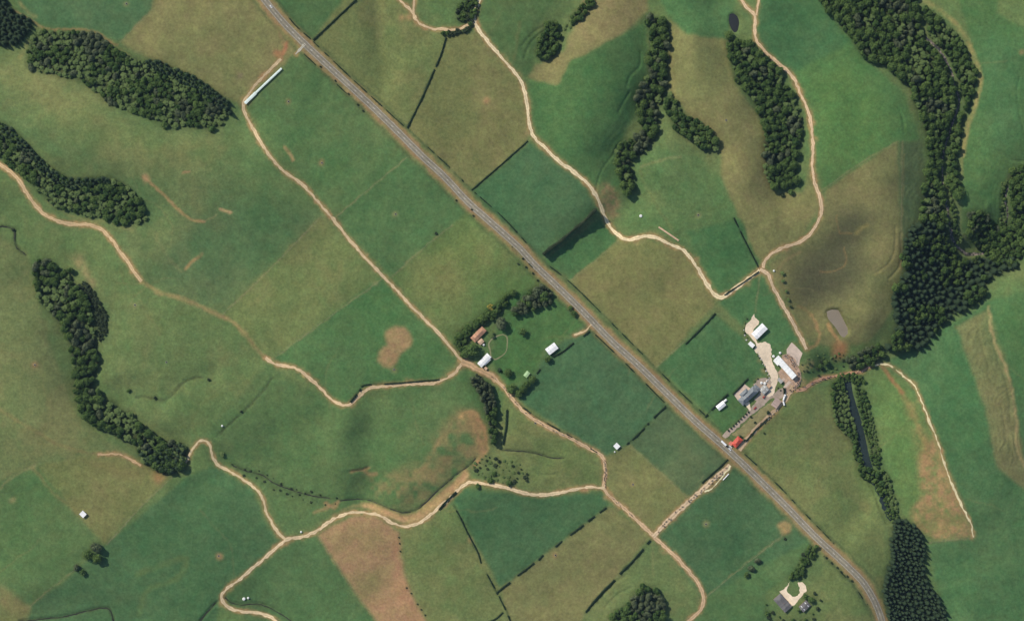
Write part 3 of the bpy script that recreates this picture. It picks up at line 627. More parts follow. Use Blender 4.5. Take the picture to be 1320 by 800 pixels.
# ------------------------------------------------------------------ woods: outline, kinds, sizes
# (poly, inset for the shade on the far side, [(kind, share)], crown radius range, height range, spacing, place words, group)
WOODS = [
 ([(-30,-30),(2,-20),(8,0),(12,12),(25,20),(40,27),(46,36),(36,50),(22,60),(8,60),(-30,55)], 4, [('conifer',1)], (4,5.6), (13,17), 5.2, 'in the dark clump beside the western bush', 'conifers in the north-west clump'),
 ([(50,40),(75,42),(85,40),(125,46),(145,60),(165,75),(190,80),(205,80),(225,90),(250,100),(275,118),(292,132),(296,145),(288,160),(275,168),(262,166),(245,163),(215,166),(200,156),(180,148),(150,137),(135,128),(120,114),(105,104),(80,99),(55,94),(34,86),(36,72),(38,55)], 2, [('broadleaf',.56),('fern',.41),('grey',.03)], (3.8,6.2), (6,8.5), 6.4, 'in the long bush gully above the western pasture', 'trees in the long western bush gully'),
 ([(190,78),(205,79),(225,89),(250,99),(275,117),(294,131),(297,146),(287,140),(262,122),(235,106),(205,92),(188,84)], 0, [('conifer',1)], (3.2,4.4), (11,14), 5.0, 'in the row edging the long western gully', 'conifers edging the long western bush gully'),
 ([(-30,152),(12,165),(30,182),(48,202),(55,209),(80,229),(95,233),(108,231),(140,231),(160,239),(175,251),(185,266),(190,284),(184,291),(175,285),(165,290),(150,288),(135,279),(120,280),(95,273),(75,270),(60,256),(40,236),(20,220),(5,205),(-30,185)], 2, [('broadleaf',.60),('fern',.38),('grey',.02)], (3.8,6.2), (6,8.5), 6.3, 'in the bush above the wide western track', 'trees in the bush above the wide western track'),
 ([(-30,146),(12,164),(30,180),(48,201),(56,208),(80,228),(95,232),(108,230),(140,230),(138,236),(108,240),(90,242),(72,234),(45,212),(25,190),(5,176),(-30,160)], 0, [('conifer',1)], (3.2,4.4), (10,13), 4.8, 'in the row above the wide western track', 'conifers edging the bush above the wide western track'),
 ([(44,342),(55,333),(70,340),(80,352),(88,343),(95,351),(96,368),(116,386),(121,400),(124,425),(125,450),(128,462),(124,475),(122,500),(138,513),(150,517),(154,528),(170,531),(178,545),(196,558),(213,570),(232,569),(240,580),(241,598),(233,608),(215,610),(197,601),(183,590),(174,573),(155,566),(150,556),(135,555),(118,546),(106,533),(100,520),(98,500),(94,470),(89,430),(76,414),(62,400),(52,390),(47,365)], 4, [('broadleaf',.85),('fern',.12),('grey',.03)], (4.6,7.4), (10,14), 7.2, 'in the winding bush strip of the west gully', 'trees in the winding west bush strip'),
 ([(98,370),(110,360),(128,385),(138,405),(138,430),(128,440),(122,400)], 0, [('shrub',1)], (2,3.6), (2.5,4), 3.8, 'on the slip beside the winding bush strip', 'pale shrubs beside the winding west bush strip'),
 ([(178,585),(190,578),(215,575),(238,572),(241,598),(233,608),(213,610),(195,602)], 3, [('conifer',1)], (4.2,6), (12,16), 5.6, 'at the foot of the winding bush strip', 'conifers at the foot of the winding bush strip'),
 ([(696,50),(706,31),(719,28),(723,52),(717,72),(711,79),(700,79),(693,71)], 3, [('broadleaf',1)], (4.2,6), (9,12), 6.0, 'in the small oval bush on the northern slope', 'trees in the small oval northern bush'),
 ([(736,24),(748,9),(764,-4),(766,6),(760,15),(750,25),(738,30)], 1, [('broadleaf',1)], (3.4,4.8), (7,9), 5.2, 'in the small dark bush above the oval bush', 'trees in the small bush above the oval bush'),
 ([(831,22),(842,18),(855,26),(864,40),(866,60),(861,85),(861,108),(853,130),(849,150),(849,168),(844,184),(834,196),(812,208),(820,236),(820,248),(808,258),(802,250),(800,230),(796,212),(793,196),(802,186),(816,180),(828,166),(825,154),(818,140),(821,120),(827,105),(836,90),(834,76),(839,60),(838,42)], 4, [('broadleaf',.78),('fern',.14),('grey',.08)], (4.6,7.2), (11,15), 7.0, 'in the long wood below the northern pastures', 'trees in the long northern wood'),
 ([(853,126),(865,121),(874,135),(880,146),(900,156),(914,166),(927,181),(929,194),(921,198),(905,196),(893,180),(871,170),(861,150)], 3, [('broadleaf',.9),('fern',.1)], (4.4,6.4), (9,12), 6.6, 'in the spur of the long northern wood', 'trees in the spur of the long northern wood'),
 ([(938,39),(945,50),(957,55),(970,58),(978,70),(995,82),(1009,92),(1012,112),(1021,122),(1031,138),(1035,165),(1031,190),(1026,210),(1029,236),(1015,243),(996,243),(987,225),(984,200),(987,170),(977,140),(962,115),(947,105),(945,85),(938,70)], 3, [('broadleaf',.86),('fern',.11),('grey',.03)], (4.4,6.8), (9,13), 6.8, 'in the wood below the dark bottle-shaped pond', 'trees in the wood below the bottle-shaped pond'),
 ([(1050,-30),(1058,0),(1066,13),(1081,31),(1093,43),(1101,56),(1115,77),(1119,80),(1140,83),(1155,98),(1175,113),(1178,130),(1190,156),(1195,180),(1198,205),(1191,232),(1186,262),(1184,285),(1222,288),(1218,262),(1212,235),(1212,200),(1221,165),(1233,130),(1227,106),(1218,84),(1204,66),(1190,50),(1186,20),(1176,-30)], 2, [('broadleaf',.93),('fern',.06),('grey',.01)], (4.8,7.4), (11,15), 6.9, 'in the great eastern bush west of its creek', 'trees in the great eastern bush, west bank'),
 ([(1184,-30),(1190,10),(1205,20),(1229,42),(1243,60),(1249,80),(1258,92),(1260,105),(1253,130),(1239,160),(1238,196),(1232,202),(1236,232),(1225,250),(1220,235),(1221,200),(1228,168),(1242,132),(1236,108),(1227,80),(1213,60),(1198,46),(1190,10)], 2, [('broadleaf',.85),('fern',.15)], (4.4,6.6), (10,13), 6.5, 'in the great eastern bush east of its creek', 'trees in the great eastern bush, east bank'),
 ([(1172,292),(1195,286),(1220,291),(1226,320),(1240,336),(1258,332),(1290,332),(1310,330),(1310,346),(1290,356),(1272,362),(1272,380),(1255,395),(1227,408),(1200,438),(1186,452),(1160,456),(1143,449),(1155,420),(1151,390),(1150,376),(1166,350),(1161,330)], 4, [('conifer',.72),('broadleaf',.28)], (3.6,6.6), (13,21), 5.6, 'in the tall dark wood above the river bend', 'trees in the tall dark wood above the river bend'),
 ([(1300,222),(1330,212),(1330,318),(1310,342),(1285,342),(1262,322),(1270,300),(1290,300),(1303,285),(1302,250)], 3, [('broadleaf',1)], (4.6,7), (11,15), 6.8, 'in the bush along the eastern side creek', 'trees in the bush along the eastern side creek'),
 ([(1246,272),(1264,272),(1288,296),(1288,318),(1262,318),(1247,304)], 2, [('broadleaf',.7),('grey',.3)], (4.4,6.4), (9,12), 6.4, 'between the two eastern creeks', 'trees between the two eastern creeks'),
 ([(1092,462),(1102,460),(1112,450),(1130,444),(1144,458),(1130,470),(1112,474),(1094,474)], 3, [('broadleaf',.8),('grey',.2)], (3.8,5.6), (8,11), 5.6, 'over the muddy river crossing', 'trees over the muddy river crossing'),
 ([(1073,490),(1088,490),(1093,505),(1097,530),(1106,555),(1108,575),(1115,600),(1108,606),(1101,590),(1096,562),(1085,556),(1074,540),(1073,512)], 2, [('broadleaf',.8),('fern',.2)], (3.2,4.8), (6,9), 4.8, 'on the farm-side bank of the open river', 'trees on the farm-side river bank'),
 ([(1104,492),(1113,503),(1119,520),(1125,540),(1131,565),(1136,590),(1133,603),(1124,598),(1118,570),(1111,542),(1103,512)], 1, [('broadleaf',.5),('fern',.5)], (2.4,3.6), (4,6), 4.2, 'on the far bank of the open river', 'small trees on the far river bank'),
 ([(1105,603),(1120,602),(1134,612),(1146,632),(1138,640),(1124,622),(1112,614)], 3, [('broadleaf',1)], (4.0,5.6), (9,12), 5.4, 'overhanging the narrow river below the open reach', 'trees overhanging the narrow river'),
 ([(1136,604),(1146,612),(1150,630),(1157,650),(1157,664),(1150,660),(1146,636),(1140,620)], 2, [('broadleaf',.6),('fern',.4)], (2.6,4), (5,8), 4.6, 'along the narrow river opposite overhanging trees', 'small trees along the narrow river'),
 ([(1140,640),(1148,640),(1155,655),(1158,668),(1148,672),(1141,660)], 0, [('broadleaf',.6),('fern',.4)], (2.4,3.6), (4,6), 4.4, 'where narrow river meets pines', 'small trees where river meets pines'),
 ([(1224,250),(1231,262),(1233,290),(1240,310),(1236,318),(1229,305),(1224,280)], 0, [('broadleaf',.5),('fern',.5)], (2.2,3.6), (4,6), 5.0, 'on the grassy creek bank by the very large tree', 'small trees on the grassy creek bank'),
 ([(1290,235),(1299,232),(1294,250),(1296,290),(1290,298),(1288,270)], 0, [('broadleaf',.6),('fern',.4)], (2.2,3.6), (4,6), 5.4, 'on the pasture side of the eastern side creek', 'small trees on the pasture side of the side creek'),
 ([(724,34),(738,22),(748,8),(766,-5),(758,12),(745,26),(728,44)], 0, [('fern',.4),('shrub',.6)], (1.8,3.6), (2.4,4.4), 8, 'in the thin scrub between two northern bushes', 'thin northern scrub'),
 ([(603,600),(622,585),(650,590),(672,598),(684,612),(660,622),(640,622),(618,618)], 0, [('shrub',.6),('fern',.4)], (1.5,3.6), (1.6,3.2), 9, 'in the scrubby hollow above the pale lane', 'scrub in the hollow above the pale lane'),
 ([(296,592),(312,600),(345,606),(372,624),(410,634),(440,642),(436,652),(400,648),(350,630),(300,606)], 0, [('shrub',1)], (.8,2.0), (.9,1.8), 13, 'in the rushes along the reedy western ditch', 'rushy shrubs along the reedy ditch'),
 ([(985,775),(996,783),(1008,796),(1024,795),(1044,792),(1052,782),(1050,768),(1044,764),(1052,760),(1060,776),(1054,800),(985,806)], 0, [('broadleaf',.5),('shrub',.5)], (1.8,3.4), (2.5,4.5), 12, 'in the garden round the slate-grey roofed house', 'garden trees of the slate-grey house'),
 ([(680,372),(698,367),(712,376),(712,388),(702,395),(690,398),(676,405),(662,404),(668,392)], 1, [('broadleaf',.55),('grey',.45)], (3.0,5.6), (7,11), 6.0, 'in the belt between farmhouse lawn and highway', 'trees in the farmhouse lawn belt'),
 ([(588,428),(604,420),(622,404),(640,392),(652,382),(656,388),(644,402),(630,414),(616,420),(604,432),(600,446),(606,458),(596,458),(588,446)], 0, [('broadleaf',.9),('fern',.1)], (2.6,4.6), (5,8), 5.4, 'in the dense screen behind the brown-roofed house', 'dense screen behind the brown-roofed house'),
 ([(1078,483),(1096,481),(1112,483),(1114,493),(1104,494),(1096,491),(1088,494),(1078,492)], 0, [('broadleaf',.6),('fern',.4)], (2.2,3.8), (4,6), 4.6, 'at the head of the open river below the reddish race', 'small trees at the head of the open river'),
 ([(1040,462),(1060,456),(1090,454),(1095,470),(1075,479),(1052,485),(1040,478)], 0, [('fern',.7),('shrub',.3)], (1.2,2.8), (1.4,2.8), 9, 'in the wet hollow above the reddish race', 'lush scrub in the wet hollow'),
 ([(1152,669),(1165,668),(1178,676),(1187,690),(1191,705),(1190,740),(1198,756),(1208,766),(1217,785),(1222,830),(1150,830),(1141,775),(1137,760),(1142,735),(1149,720),(1147,700)], 1, [('conifer',1)], (2.8,4.6), (12,19), 4.5, 'in the close-planted pine block by the road bend', 'pines in the close-planted block'),
 ([(822,757),(831,753),(844,757),(851,766),(857,780),(856,830),(776,830),(790,788),(812,776)], 1, [('broadleaf',.85),('grey',.15)], (4.2,6.4), (8,12), 6.4, 'in the hillside bush below the thick hedges', 'trees in the hillside bush below the hedges'),
 ([(606,488),(614,482),(624,490),(636,500),(640,520),(641,545),(640,572),(634,576),(632,560),(628,540),(622,515),(612,500)], 2, [('broadleaf',.5),('grey',.5)], (3.6,5.4), (10,14), 5.6, 'in the tall row below the farm buildings', 'trees in the tall row below the farm buildings'),
 ([(1040,705),(1053,702),(1052,715),(1042,728),(1036,742),(1022,747),(1017,744),(1030,725)], 1, [('broadleaf',.7),('shrub',.3)], (2.6,4.2), (5,8), 5.0, 'lining the drive to the grey-roofed roadside house', 'trees lining the drive of the roadside house'),
 ([(588,8),(612,-10),(616,10),(610,28),(606,40),(594,44),(580,48),(568,44),(580,40),(600,38),(604,28),(590,28)], 1, [('broadleaf',.55),('shrub',.45)], (2.4,4.0), (4,7), 5.0, 'in the scrub at the top lane junction', 'scrub trees at the top lane junction'),
]
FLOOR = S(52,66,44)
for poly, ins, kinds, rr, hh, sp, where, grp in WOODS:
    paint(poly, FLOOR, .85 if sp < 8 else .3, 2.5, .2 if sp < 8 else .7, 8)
# single trees that stand apart: px, py, kind, radius, height, label, group
A1 = 'grey-brown leafed tree in the belt beside the farmhouse drive'; A2 = 'dark green tree in the garden belt behind the brown-roofed house'
LONE = [
 (632,396,'yellow',4.2,6,'small bright yellow tree in the garden belt',None),
 (692,378,'grey',7.0,11,A1,'grey trees beside the farmhouse drive'),(682,384,'grey',6.2,10,A1,'grey trees beside the farmhouse drive'),(672,392,'grey',5.2,9,A1,'grey trees beside the farmhouse drive'),(664,399,'grey',5.0,9,A1,'grey trees beside the farmhouse drive'),(701,382,'broadleaf',6.4,11,'dark rounded tree nearest the highway in the drive belt',None),
 (646,417,'grey',7.6,12,'large grey-green spreading tree beside the brown-roofed house',None),
 (661,377,'broadleaf',4.6,7,'bright green tree at the head of the garden belt',None),(654,380,'broadleaf',3.4,5.5,A2,'dark garden belt trees'),(648,388,'broadleaf',3.4,7,A2,'dark garden belt trees'),(643,394,'broadleaf',3.4,7,A2,'dark garden belt trees'),(637,402,'broadleaf',3.6,7,A2,'dark garden belt trees'),(629,405,'broadleaf',4.2,7,A2,'dark garden belt trees'),(621,411,'broadleaf',4.6,8,A2,'dark garden belt trees'),(615,417,'broadleaf',3.8,7,A2,'dark garden belt trees'),
 (606,421,'broadleaf',3.8,6,'dark tree in the screen between lane and brown-roofed house','screen trees by the lane'),(600,427,'broadleaf',4.2,7,'dark tree in the screen between lane and brown-roofed house','screen trees by the lane'),(593,433,'broadleaf',4.6,8,'dark tree in the screen between lane and brown-roofed house','screen trees by the lane'),(589,441,'broadleaf',4.2,8,'dark tree in the screen between lane and brown-roofed house','screen trees by the lane'),(594,449,'broadleaf',3.8,7,'dark tree in the screen between lane and brown-roofed house','screen trees by the lane'),
 (609,450,'broadleaf',8.0,12,'very large dark tree between the brown-roofed house and the long white shed',None),(600,455,'broadleaf',5.2,9,'dark tree at the lane side of the very large garden tree',None),
 (634,431,'fern',3.6,5,'pale green shrubby tree on the lawn beside the brown-roofed house',None),(674,428,'broadleaf',4.2,8,'single round tree standing on the open house lawn',None),
 (644,477,'conifer',2.8,6,'slim dark cypress beside the long white shed',None),(655,480,'broadleaf',5.0,8,'round dark tree on the grass near the pale green shed',None),(659,501,'broadleaf',6.0,10,'round dark tree beside the reddish lane',None),
 (669,507,'broadleaf',4.6,9,'dark tree in the row below the pale green shed','row of trees below the pale green shed'),(674,501,'broadleaf',4.6,9,'dark tree in the row below the pale green shed','row of trees below the pale green shed'),(679,495,'broadleaf',4.6,9,'dark tree in the row below the pale green shed','row of trees below the pale green shed'),(686,489,'broadleaf',4.6,8,'dark tree in the row below the pale green shed','row of trees below the pale green shed'),
 (706,463,'broadleaf',4.0,8,'round dark tree at the corner of the white barn',None),
 (740,404,'broadleaf',3.8,5,'low dark tree on the highway side of the house lawn','low highway lawn trees'),(735,397,'broadleaf',3.0,4,'low dark tree on the highway side of the house lawn','low highway lawn trees'),
 (1234,250,'broadleaf',10.5,12,'very large round tree standing alone beside the eastern creek',None),
 (125,705,'grey',8.4,13,'largest grey-green tree of the lone clump in the western pasture',None),(114,714,'broadleaf',7.2,12,'dark tree of the lone clump in the western pasture','dark trees of the lone clump'),(126,719,'broadleaf',7.4,12,'dark tree of the lone clump in the western pasture','dark trees of the lone clump'),(99,731,'grey',5.4,8,'smaller grey tree just off the lone clump',None),(107,737,'broadleaf',4.6,7,'small dark tree just off the lone clump',None),
 (968,732,'grey',5.4,9,'round tree on the fence with a smaller one at its foot',None),(962,740,'broadleaf',4.2,7,'smaller tree touching the round tree on the fence',None),(976,722,'grey',5.0,9,'round tree standing apart on the fence below the highway',None),
 (1012,694,'shrub',2.4,2.4,'dark bush beside the bare earth patch below the highway',None),
 (1019,248,'broadleaf',4.6,8,'dark tree at the lower tip of the wood below the pond',None),(1009,252,'shrub',3.0,4,'separate small bush below the wood of the bottle-shaped pond',None),
 (1008,352,'fern',3.2,5,'small tree on the strip beside the track to the dairy','strip trees by the dairy track'),(1009,362,'fern',2.8,5,'small tree on the strip beside the track to the dairy','strip trees by the dairy track'),(1013,375,'fern',2.4,4,'small tree on the strip beside the track to the dairy','strip trees by the dairy track'),(1016,386,'fern',2.6,4,'small tree on the strip beside the track to the dairy','strip trees by the dairy track'),(1019,395,'shrub',2.2,3,'small tree on the strip beside the track to the dairy','strip trees by the dairy track'),
 (1064,467,'broadleaf',4.6,8,'dark tree in the wet hollow above the muddy race','dark trees in the wet hollow'),(1057,472,'broadleaf',3.6,6,'dark tree in the wet hollow above the muddy race','dark trees in the wet hollow'),
 (166,503,'broadleaf',3.2,4,'small dark bush in the side gully next to the bush strip',None),(269,489,'shrub',2.6,3,'small dark bush at the head of the grassy side gully',None),(200,512,'shrub',2.6,3,'low dark bush halfway up the grassy side gully',None),
 (286,585,'fern',4.0,4,'bright green bush beside the hairpin of the western track',None),(311,530,'shrub',2.0,2.6,'small dark bush on the ditch below the track bend',None),(17,296,'shrub',2.6,3,'small dark bush at the bend of the western ditch',None),
 (616,626,'broadleaf',4.4,6,'dark tree beside the pale lane below the scrubby hollow',None),(632,619,'broadleaf',4.6,6,'dark tree in the scrubby hollow','dark trees in the scrubby hollow'),(637,610,'broadleaf',3.8,5,'dark tree in the scrubby hollow','dark trees in the scrubby hollow'),(656,622,'broadleaf',4.8,6,'rounder dark tree at the lane edge of the scrubby hollow',None),(679,619,'shrub',2.4,3,'single dark bush on the dry slope beside the hollow',None),(643,594,'shrub',2.8,4,'dark bush near the ditch above the hollow',None),(661,600,'shrub',2.2,3,'small dark bush right of the ditch above the hollow',None),
 (562,301,'shrub',2.2,2.6,'single dark bush on the grassy fence above the lawn paddock',None),
 (1029,784,'fern',4.2,7,'dark round tree between the two grey roofs',None),(1045,772,'broadleaf',5.0,8,'large garden tree behind the garage of the roadside house',None),(1038,768,'broadleaf',4.0,6,'garden tree beside the gravel drive circle',None),(989,790,'broadleaf',3.6,5,'dark garden tree below the grey-roofed roadside house',None),
 (953,562,'grey',3.0,4.5,'garden tree at the corner of the red-roofed house',None),(960,567,'shrub',2.2,3,'garden bush behind the red-roofed house',None),
 (990,531,'shrub',2.8,3.2,'dark bush on the dry grass by the dairy yard',None),(968,537,'shrub',1.9,2.4,'small dark bush on the dry strip beside the drive','small bushes on the dry strip'),(973,544,'shrub',1.9,2.4,'small dark bush on the dry strip beside the drive','small bushes on the dry strip'),(985,558,'shrub',1.6,2,'small dark bush beside the cattle race',None),
]
for k in range(9): LONE.append((939+k*3.2, 554.5-k*3.0, 'shrub', 1.7, 2.4, 'clipped dark shrub in the row along the farm drive', 'shrub row along the farm drive'))
for k, (a, b) in enumerate([(1065,718),(1072,725),(1079,731),(1084,736),(1092,742),(1098,748)]): LONE.append((a, b, 'shrub', 1.8, 2.4, 'dark shrub dotted along the verge of the road bend', 'verge shrubs on the road bend'))
for k, (a, b) in enumerate([(674,333),(678,344),(687,352),(693,361),(668,340)]): LONE.append((a, b, 'shrub', 1.7, 2.2, 'dark shrub dotted along the highway verge by the lawn paddock', 'verge shrubs by the lawn paddock'))
for k, (a, b) in enumerate([(413,86),(432,104),(449,121),(461,135),(468,143),(588,258),(610,278),(608,270)]): LONE.append((a, b, 'shrub', 1.6, 2.0, 'dark shrub dotted along the south-western highway verge', 'verge shrubs south-west of the highway'))
for k, (a, b) in enumerate([(514,692),(515,700),(516,710),(524,757),(530,764),(538,778),(543,785),(548,792)]): LONE.append((a, b, 'shrub', 1.3, 1.7, 'small dark bush on the fence beside the bare brown paddock', 'bushes beside the bare brown paddock'))
for k, (a, b) in enumerate([(963,411),(960,416),(958.5,422),(960,429),(963,435),(976,457),(979,461),(981,466),(984,470),(986,475),(989,480),(989,486),(977,488),(972,491),(1006,503),(1003,500),(1034,470),(1036,478)]): LONE.append((a, b, 'fern' if k % 3 else 'shrub', 1.3+.5*(k % 2), 1.6, 'low garden bush on the grassy rim of the pale gravel loop', 'bushes round the pale gravel loop') if a < 995 else (a, b, 'shrub', 1.3, 1.5, 'low weedy bush on the rim of the muddy stock yard', 'weedy bushes round the stock yard'))
LONE = [((*l[:5], 'low feathery bush on the grassy rim of the pale gravel loop', 'feathery bushes round the pale gravel loop') if l[6] == 'bushes round the pale gravel loop' and l[2] == 'fern' else l) for l in LONE]
for c, r in (((963,420),4),((980,464),4),((986,476),5),((978,489),5),((990,487),4),((1034,474),6),((1036,492),6),((1042,470),6),((1024,446),3)):
    paint([(c[0]+r*math.cos(a), c[1]+r*math.sin(a)) for a in np.arange(0, 6.28, .6)], S(168,148,112), .7, 2.4, .7, 4)
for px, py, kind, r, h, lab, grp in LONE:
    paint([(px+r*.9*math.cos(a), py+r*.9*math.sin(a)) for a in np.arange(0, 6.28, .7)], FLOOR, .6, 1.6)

# ------------------------------------------------------------------ materials
def nodes(name):
    m = bpy.data.materials.new(name); m.use_nodes = True
    nt = m.node_tree; b = nt.nodes['Principled BSDF']
    return m, nt, b
def N(nt, t, **kw):
    n = nt.nodes.new(t)
    for k, v in kw.items(): setattr(n, k, v)
    return n
def noise_node(nt, wl, detail=3, rough=.55, coord=None, dist=0.0):
    n = N(nt, 'ShaderNodeTexNoise')
    n.inputs['Scale'].default_value = 1.0/wl; n.inputs['Detail'].default_value = detail; n.inputs['Roughness'].default_value = rough; n.inputs['Distortion'].default_value = dist
    if coord is not None: nt.links.new(coord, n.inputs['Vector'])
    return n
def scale_col(nt, colsock, facsock, amp):
    """colour * (1 + amp*(fac-.5)*2)"""
    mr = N(nt, 'ShaderNodeMapRange'); mr.inputs['From Min'].default_value = .25; mr.inputs['From Max'].default_value = .75
    mr.inputs['To Min'].default_value = 1-amp; mr.inputs['To Max'].default_value = 1+amp; mr.clamp = False
    nt.links.new(facsock, mr.inputs['Value'])
    vm = N(nt, 'ShaderNodeVectorMath', operation='SCALE')
    nt.links.new(colsock, vm.inputs[0]); nt.links.new(mr.outputs['Result'], vm.inputs['Scale'])
    return vm.outputs['Vector']
def mat(name, col, rough=.8, wl=3.0, amp=.12, spec=.2, metal=0.0, wl2=None, amp2=.08, objrand=0.0, bump=0.0):
    m, nt, b = nodes(name)
    g = N(nt, 'ShaderNodeNewGeometry')
    rgb = N(nt, 'ShaderNodeRGB'); rgb.outputs[0].default_value = (*col, 1)
    s = rgb.outputs[0]
    nz = noise_node(nt, wl, 4, .6, g.outputs['Position'])
    s = scale_col(nt, s, nz.outputs['Fac'], amp)
    if wl2: s = scale_col(nt, s, noise_node(nt, wl2, 2, .5, g.outputs['Position']).outputs['Fac'], amp2)
    if objrand:
        oi = N(nt, 'ShaderNodeObjectInfo'); s = scale_col(nt, s, oi.outputs['Random'], objrand)
    nt.links.new(s, b.inputs['Base Color'])
    b.inputs['Roughness'].default_value = rough; b.inputs['Specular IOR Level'].default_value = spec; b.inputs['Metallic'].default_value = metal
    if bump:
        bp = N(nt, 'ShaderNodeBump'); bp.inputs['Strength'].default_value = bump; bp.inputs['Distance'].default_value = .2
        nt.links.new(nz.outputs['Fac'], bp.inputs['Height']); nt.links.new(bp.outputs['Normal'], b.inputs['Normal'])
    return m

# pasture
GROUND, nt, b = nodes('pasture')
at_ = N(nt, 'ShaderNodeAttribute', attribute_name='cover'); g = N(nt, 'ShaderNodeNewGeometry'); P_ = g.outputs['Position']
s = at_.outputs['Color']
s = scale_col(nt, s, noise_node(nt, 28, 5, .65, P_, .8).outputs['Fac'], .13)
s = scale_col(nt, s, noise_node(nt, 8, 4, .7, P_, .5).outputs['Fac'], .15)
tuft = noise_node(nt, 3.2, 3, .75, P_)
s = scale_col(nt, s, tuft.outputs['Fac'], .26)
hs = N(nt, 'ShaderNodeHueSaturation'); nt.links.new(s, hs.inputs['Color'])
mr = N(nt, 'ShaderNodeMapRange'); mr.inputs['From Min'].default_value = .3; mr.inputs['From Max'].default_value = .7; mr.inputs['To Min'].default_value = .486; mr.inputs['To Max'].default_value = .514
nt.links.new(noise_node(nt, 13, 4, .6, P_).outputs['Fac'], mr.inputs['Value']); nt.links.new(mr.outputs['Result'], hs.inputs['Hue'])
nt.links.new(hs.outputs['Color'], b.inputs['Base Color'])
b.inputs['Roughness'].default_value = .95; b.inputs['Specular IOR Level'].default_value = .1
bp = N(nt, 'ShaderNodeBump'); bp.inputs['Strength'].default_value = .35; bp.inputs['Distance'].default_value = .5
nt.links.new(tuft.outputs['Fac'], bp.inputs['Height']); nt.links.new(bp.outputs['Normal'], b.inputs['Normal'])

def track_mat(name, col, streak=.16):
    m, nt, b = nodes(name)
    g = N(nt, 'ShaderNodeNewGeometry'); P_ = g.outputs['Position']
    uv = N(nt, 'ShaderNodeUVMap', uv_map='UVMap'); sp = N(nt, 'ShaderNodeSeparateXYZ'); nt.links.new(uv.outputs['UV'], sp.inputs[0])
    # two pale wheel ways and a darker crown
    mm = N(nt, 'ShaderNodeMath', operation='MULTIPLY'); mm.inputs[1].default_value = 4*math.pi; nt.links.new(sp.outputs['X'], mm.inputs[0])
    cs = N(nt, 'ShaderNodeMath', operation='COSINE'); nt.links.new(mm.outputs[0], cs.inputs[0])
    ma = N(nt, 'ShaderNodeMath', operation='MULTIPLY_ADD'); ma.inputs[1].default_value = -.22; ma.inputs[2].default_value = .5; nt.links.new(cs.outputs[0], ma.inputs[0])
    rgb = N(nt, 'ShaderNodeRGB'); rgb.outputs[0].default_value = (*col, 1)
    s = scale_col(nt, rgb.outputs[0], ma.outputs[0], streak)
    n1 = noise_node(nt, 22, 5, .65, P_); s = scale_col(nt, s, n1.outputs['Fac'], .22)
    n2 = noise_node(nt, 3, 3, .7, P_); s = scale_col(nt, s, n2.outputs['Fac'], .2)
    nt.links.new(s, b.inputs['Base Color']); b.inputs['Roughness'].default_value = .95; b.inputs['Specular IOR Level'].default_value = .1
    return m
M = {}
M['asphalt'] = track_mat('asphalt', S(141,133,114), -.2)
M['paint'] = mat('road_paint', S(205,200,195), .7, 4, .15)
M['water'] = mat('river_water', S(42,52,48), .12, 12, .1, .5)
M['pondwater'] = mat('pond_water', S(48,48,46), .15, 12, .1, .5)
M['effluent'] = mat('effluent_water', S(138,126,108), .35, 10, .08, .4)
m, nt, b = nodes('creek_bed'); g = N(nt, 'ShaderNodeNewGeometry'); nz = noise_node(nt, 4.5, 4, .75, g.outputs['Position'])
cr = N(nt, 'ShaderNodeValToRGB'); cr.color_ramp.elements[0].position = .44; cr.color_ramp.elements[0].color = (.028,.030,.026,1); cr.color_ramp.elements[1].position = .66; cr.color_ramp.elements[1].color = (.42,.34,.27,1)
nt.links.new(nz.outputs['Fac'], cr.inputs['Fac']); nt.links.new(cr.outputs['Color'], b.inputs['Base Color']); b.inputs['Roughness'].default_value = .5
M['creek'] = m
M['mud'] = mat('ditch_water', S(52,50,42), .25, 3, .2, .4)
M['gravel'] = mat('yard_gravel', S(234,212,182), .95, 3, .14, .1, wl2=16, amp2=.16)
M['concrete'] = mat('yard_concrete', S(208,186,166), .9, 4, .12, .15, wl2=9, amp2=.12)
M['sealed'] = mat('drive_seal', S(172,154,136), .9, 3, .18, .1, wl2=12, amp2=.16)
M['yardmud'] = mat('yard_mud', S(186,156,130), .9, 2.5, .34, .15, wl2=7, amp2=.2)
M['drygrass'] = mat('dry_lawn', S(140,132,90), .95, 3, .2, .1, wl2=9, amp2=.2)
M['trunk'] = mat('bark', (.09,.07,.05), .9, 1, .2)
M['wood'] = mat('weathered_timber', (.22,.19,.15), .9, 1, .25)
M['wire'] = mat('fence_wire', (.35,.35,.34), .5, 1, .1, .4, .6)
M['glass'] = mat('window_glass', (.03,.04,.045), .1, 2, .1, .6)
M['tyre'] = mat('tyre_rubber', (.02,.02,.02), .8, 1, .1)
M['dark'] = mat('dark_metal', (.04,.04,.04), .5, 1, .1)
M['steel'] = mat('galvanised_steel', (.42,.43,.42), .45, 2, .15, .5, .5)
M['white_paint'] = mat('white_vehicle_paint', (.85,.85,.83), .3, 4, .03, .5)
M['red_paint'] = mat('red_vehicle_paint', (.45,.05,.04), .35, 4, .05, .5)
M['lamp'] = mat('lamp_glass', (.7,.7,.65), .2, 1, .02, .5)
M['poly'] = mat('white_tank_plastic', (.82,.81,.76), .5, 2, .05, .3)
M['troughc'] = mat('trough_concrete', (.5,.48,.43), .9, 1, .15)
M['wall_pale'] = mat('pale_cladding', (.55,.52,.46), .8, 3, .1)
M['wall_grey'] = mat('grey_cladding', (.3,.3,.29), .8, 3, .1)
M['wall_brick'] = mat('brick_cladding', (.3,.17,.12), .85, 1, .2)
M['door'] = mat('door_paint', (.2,.22,.22), .6, 2, .1)
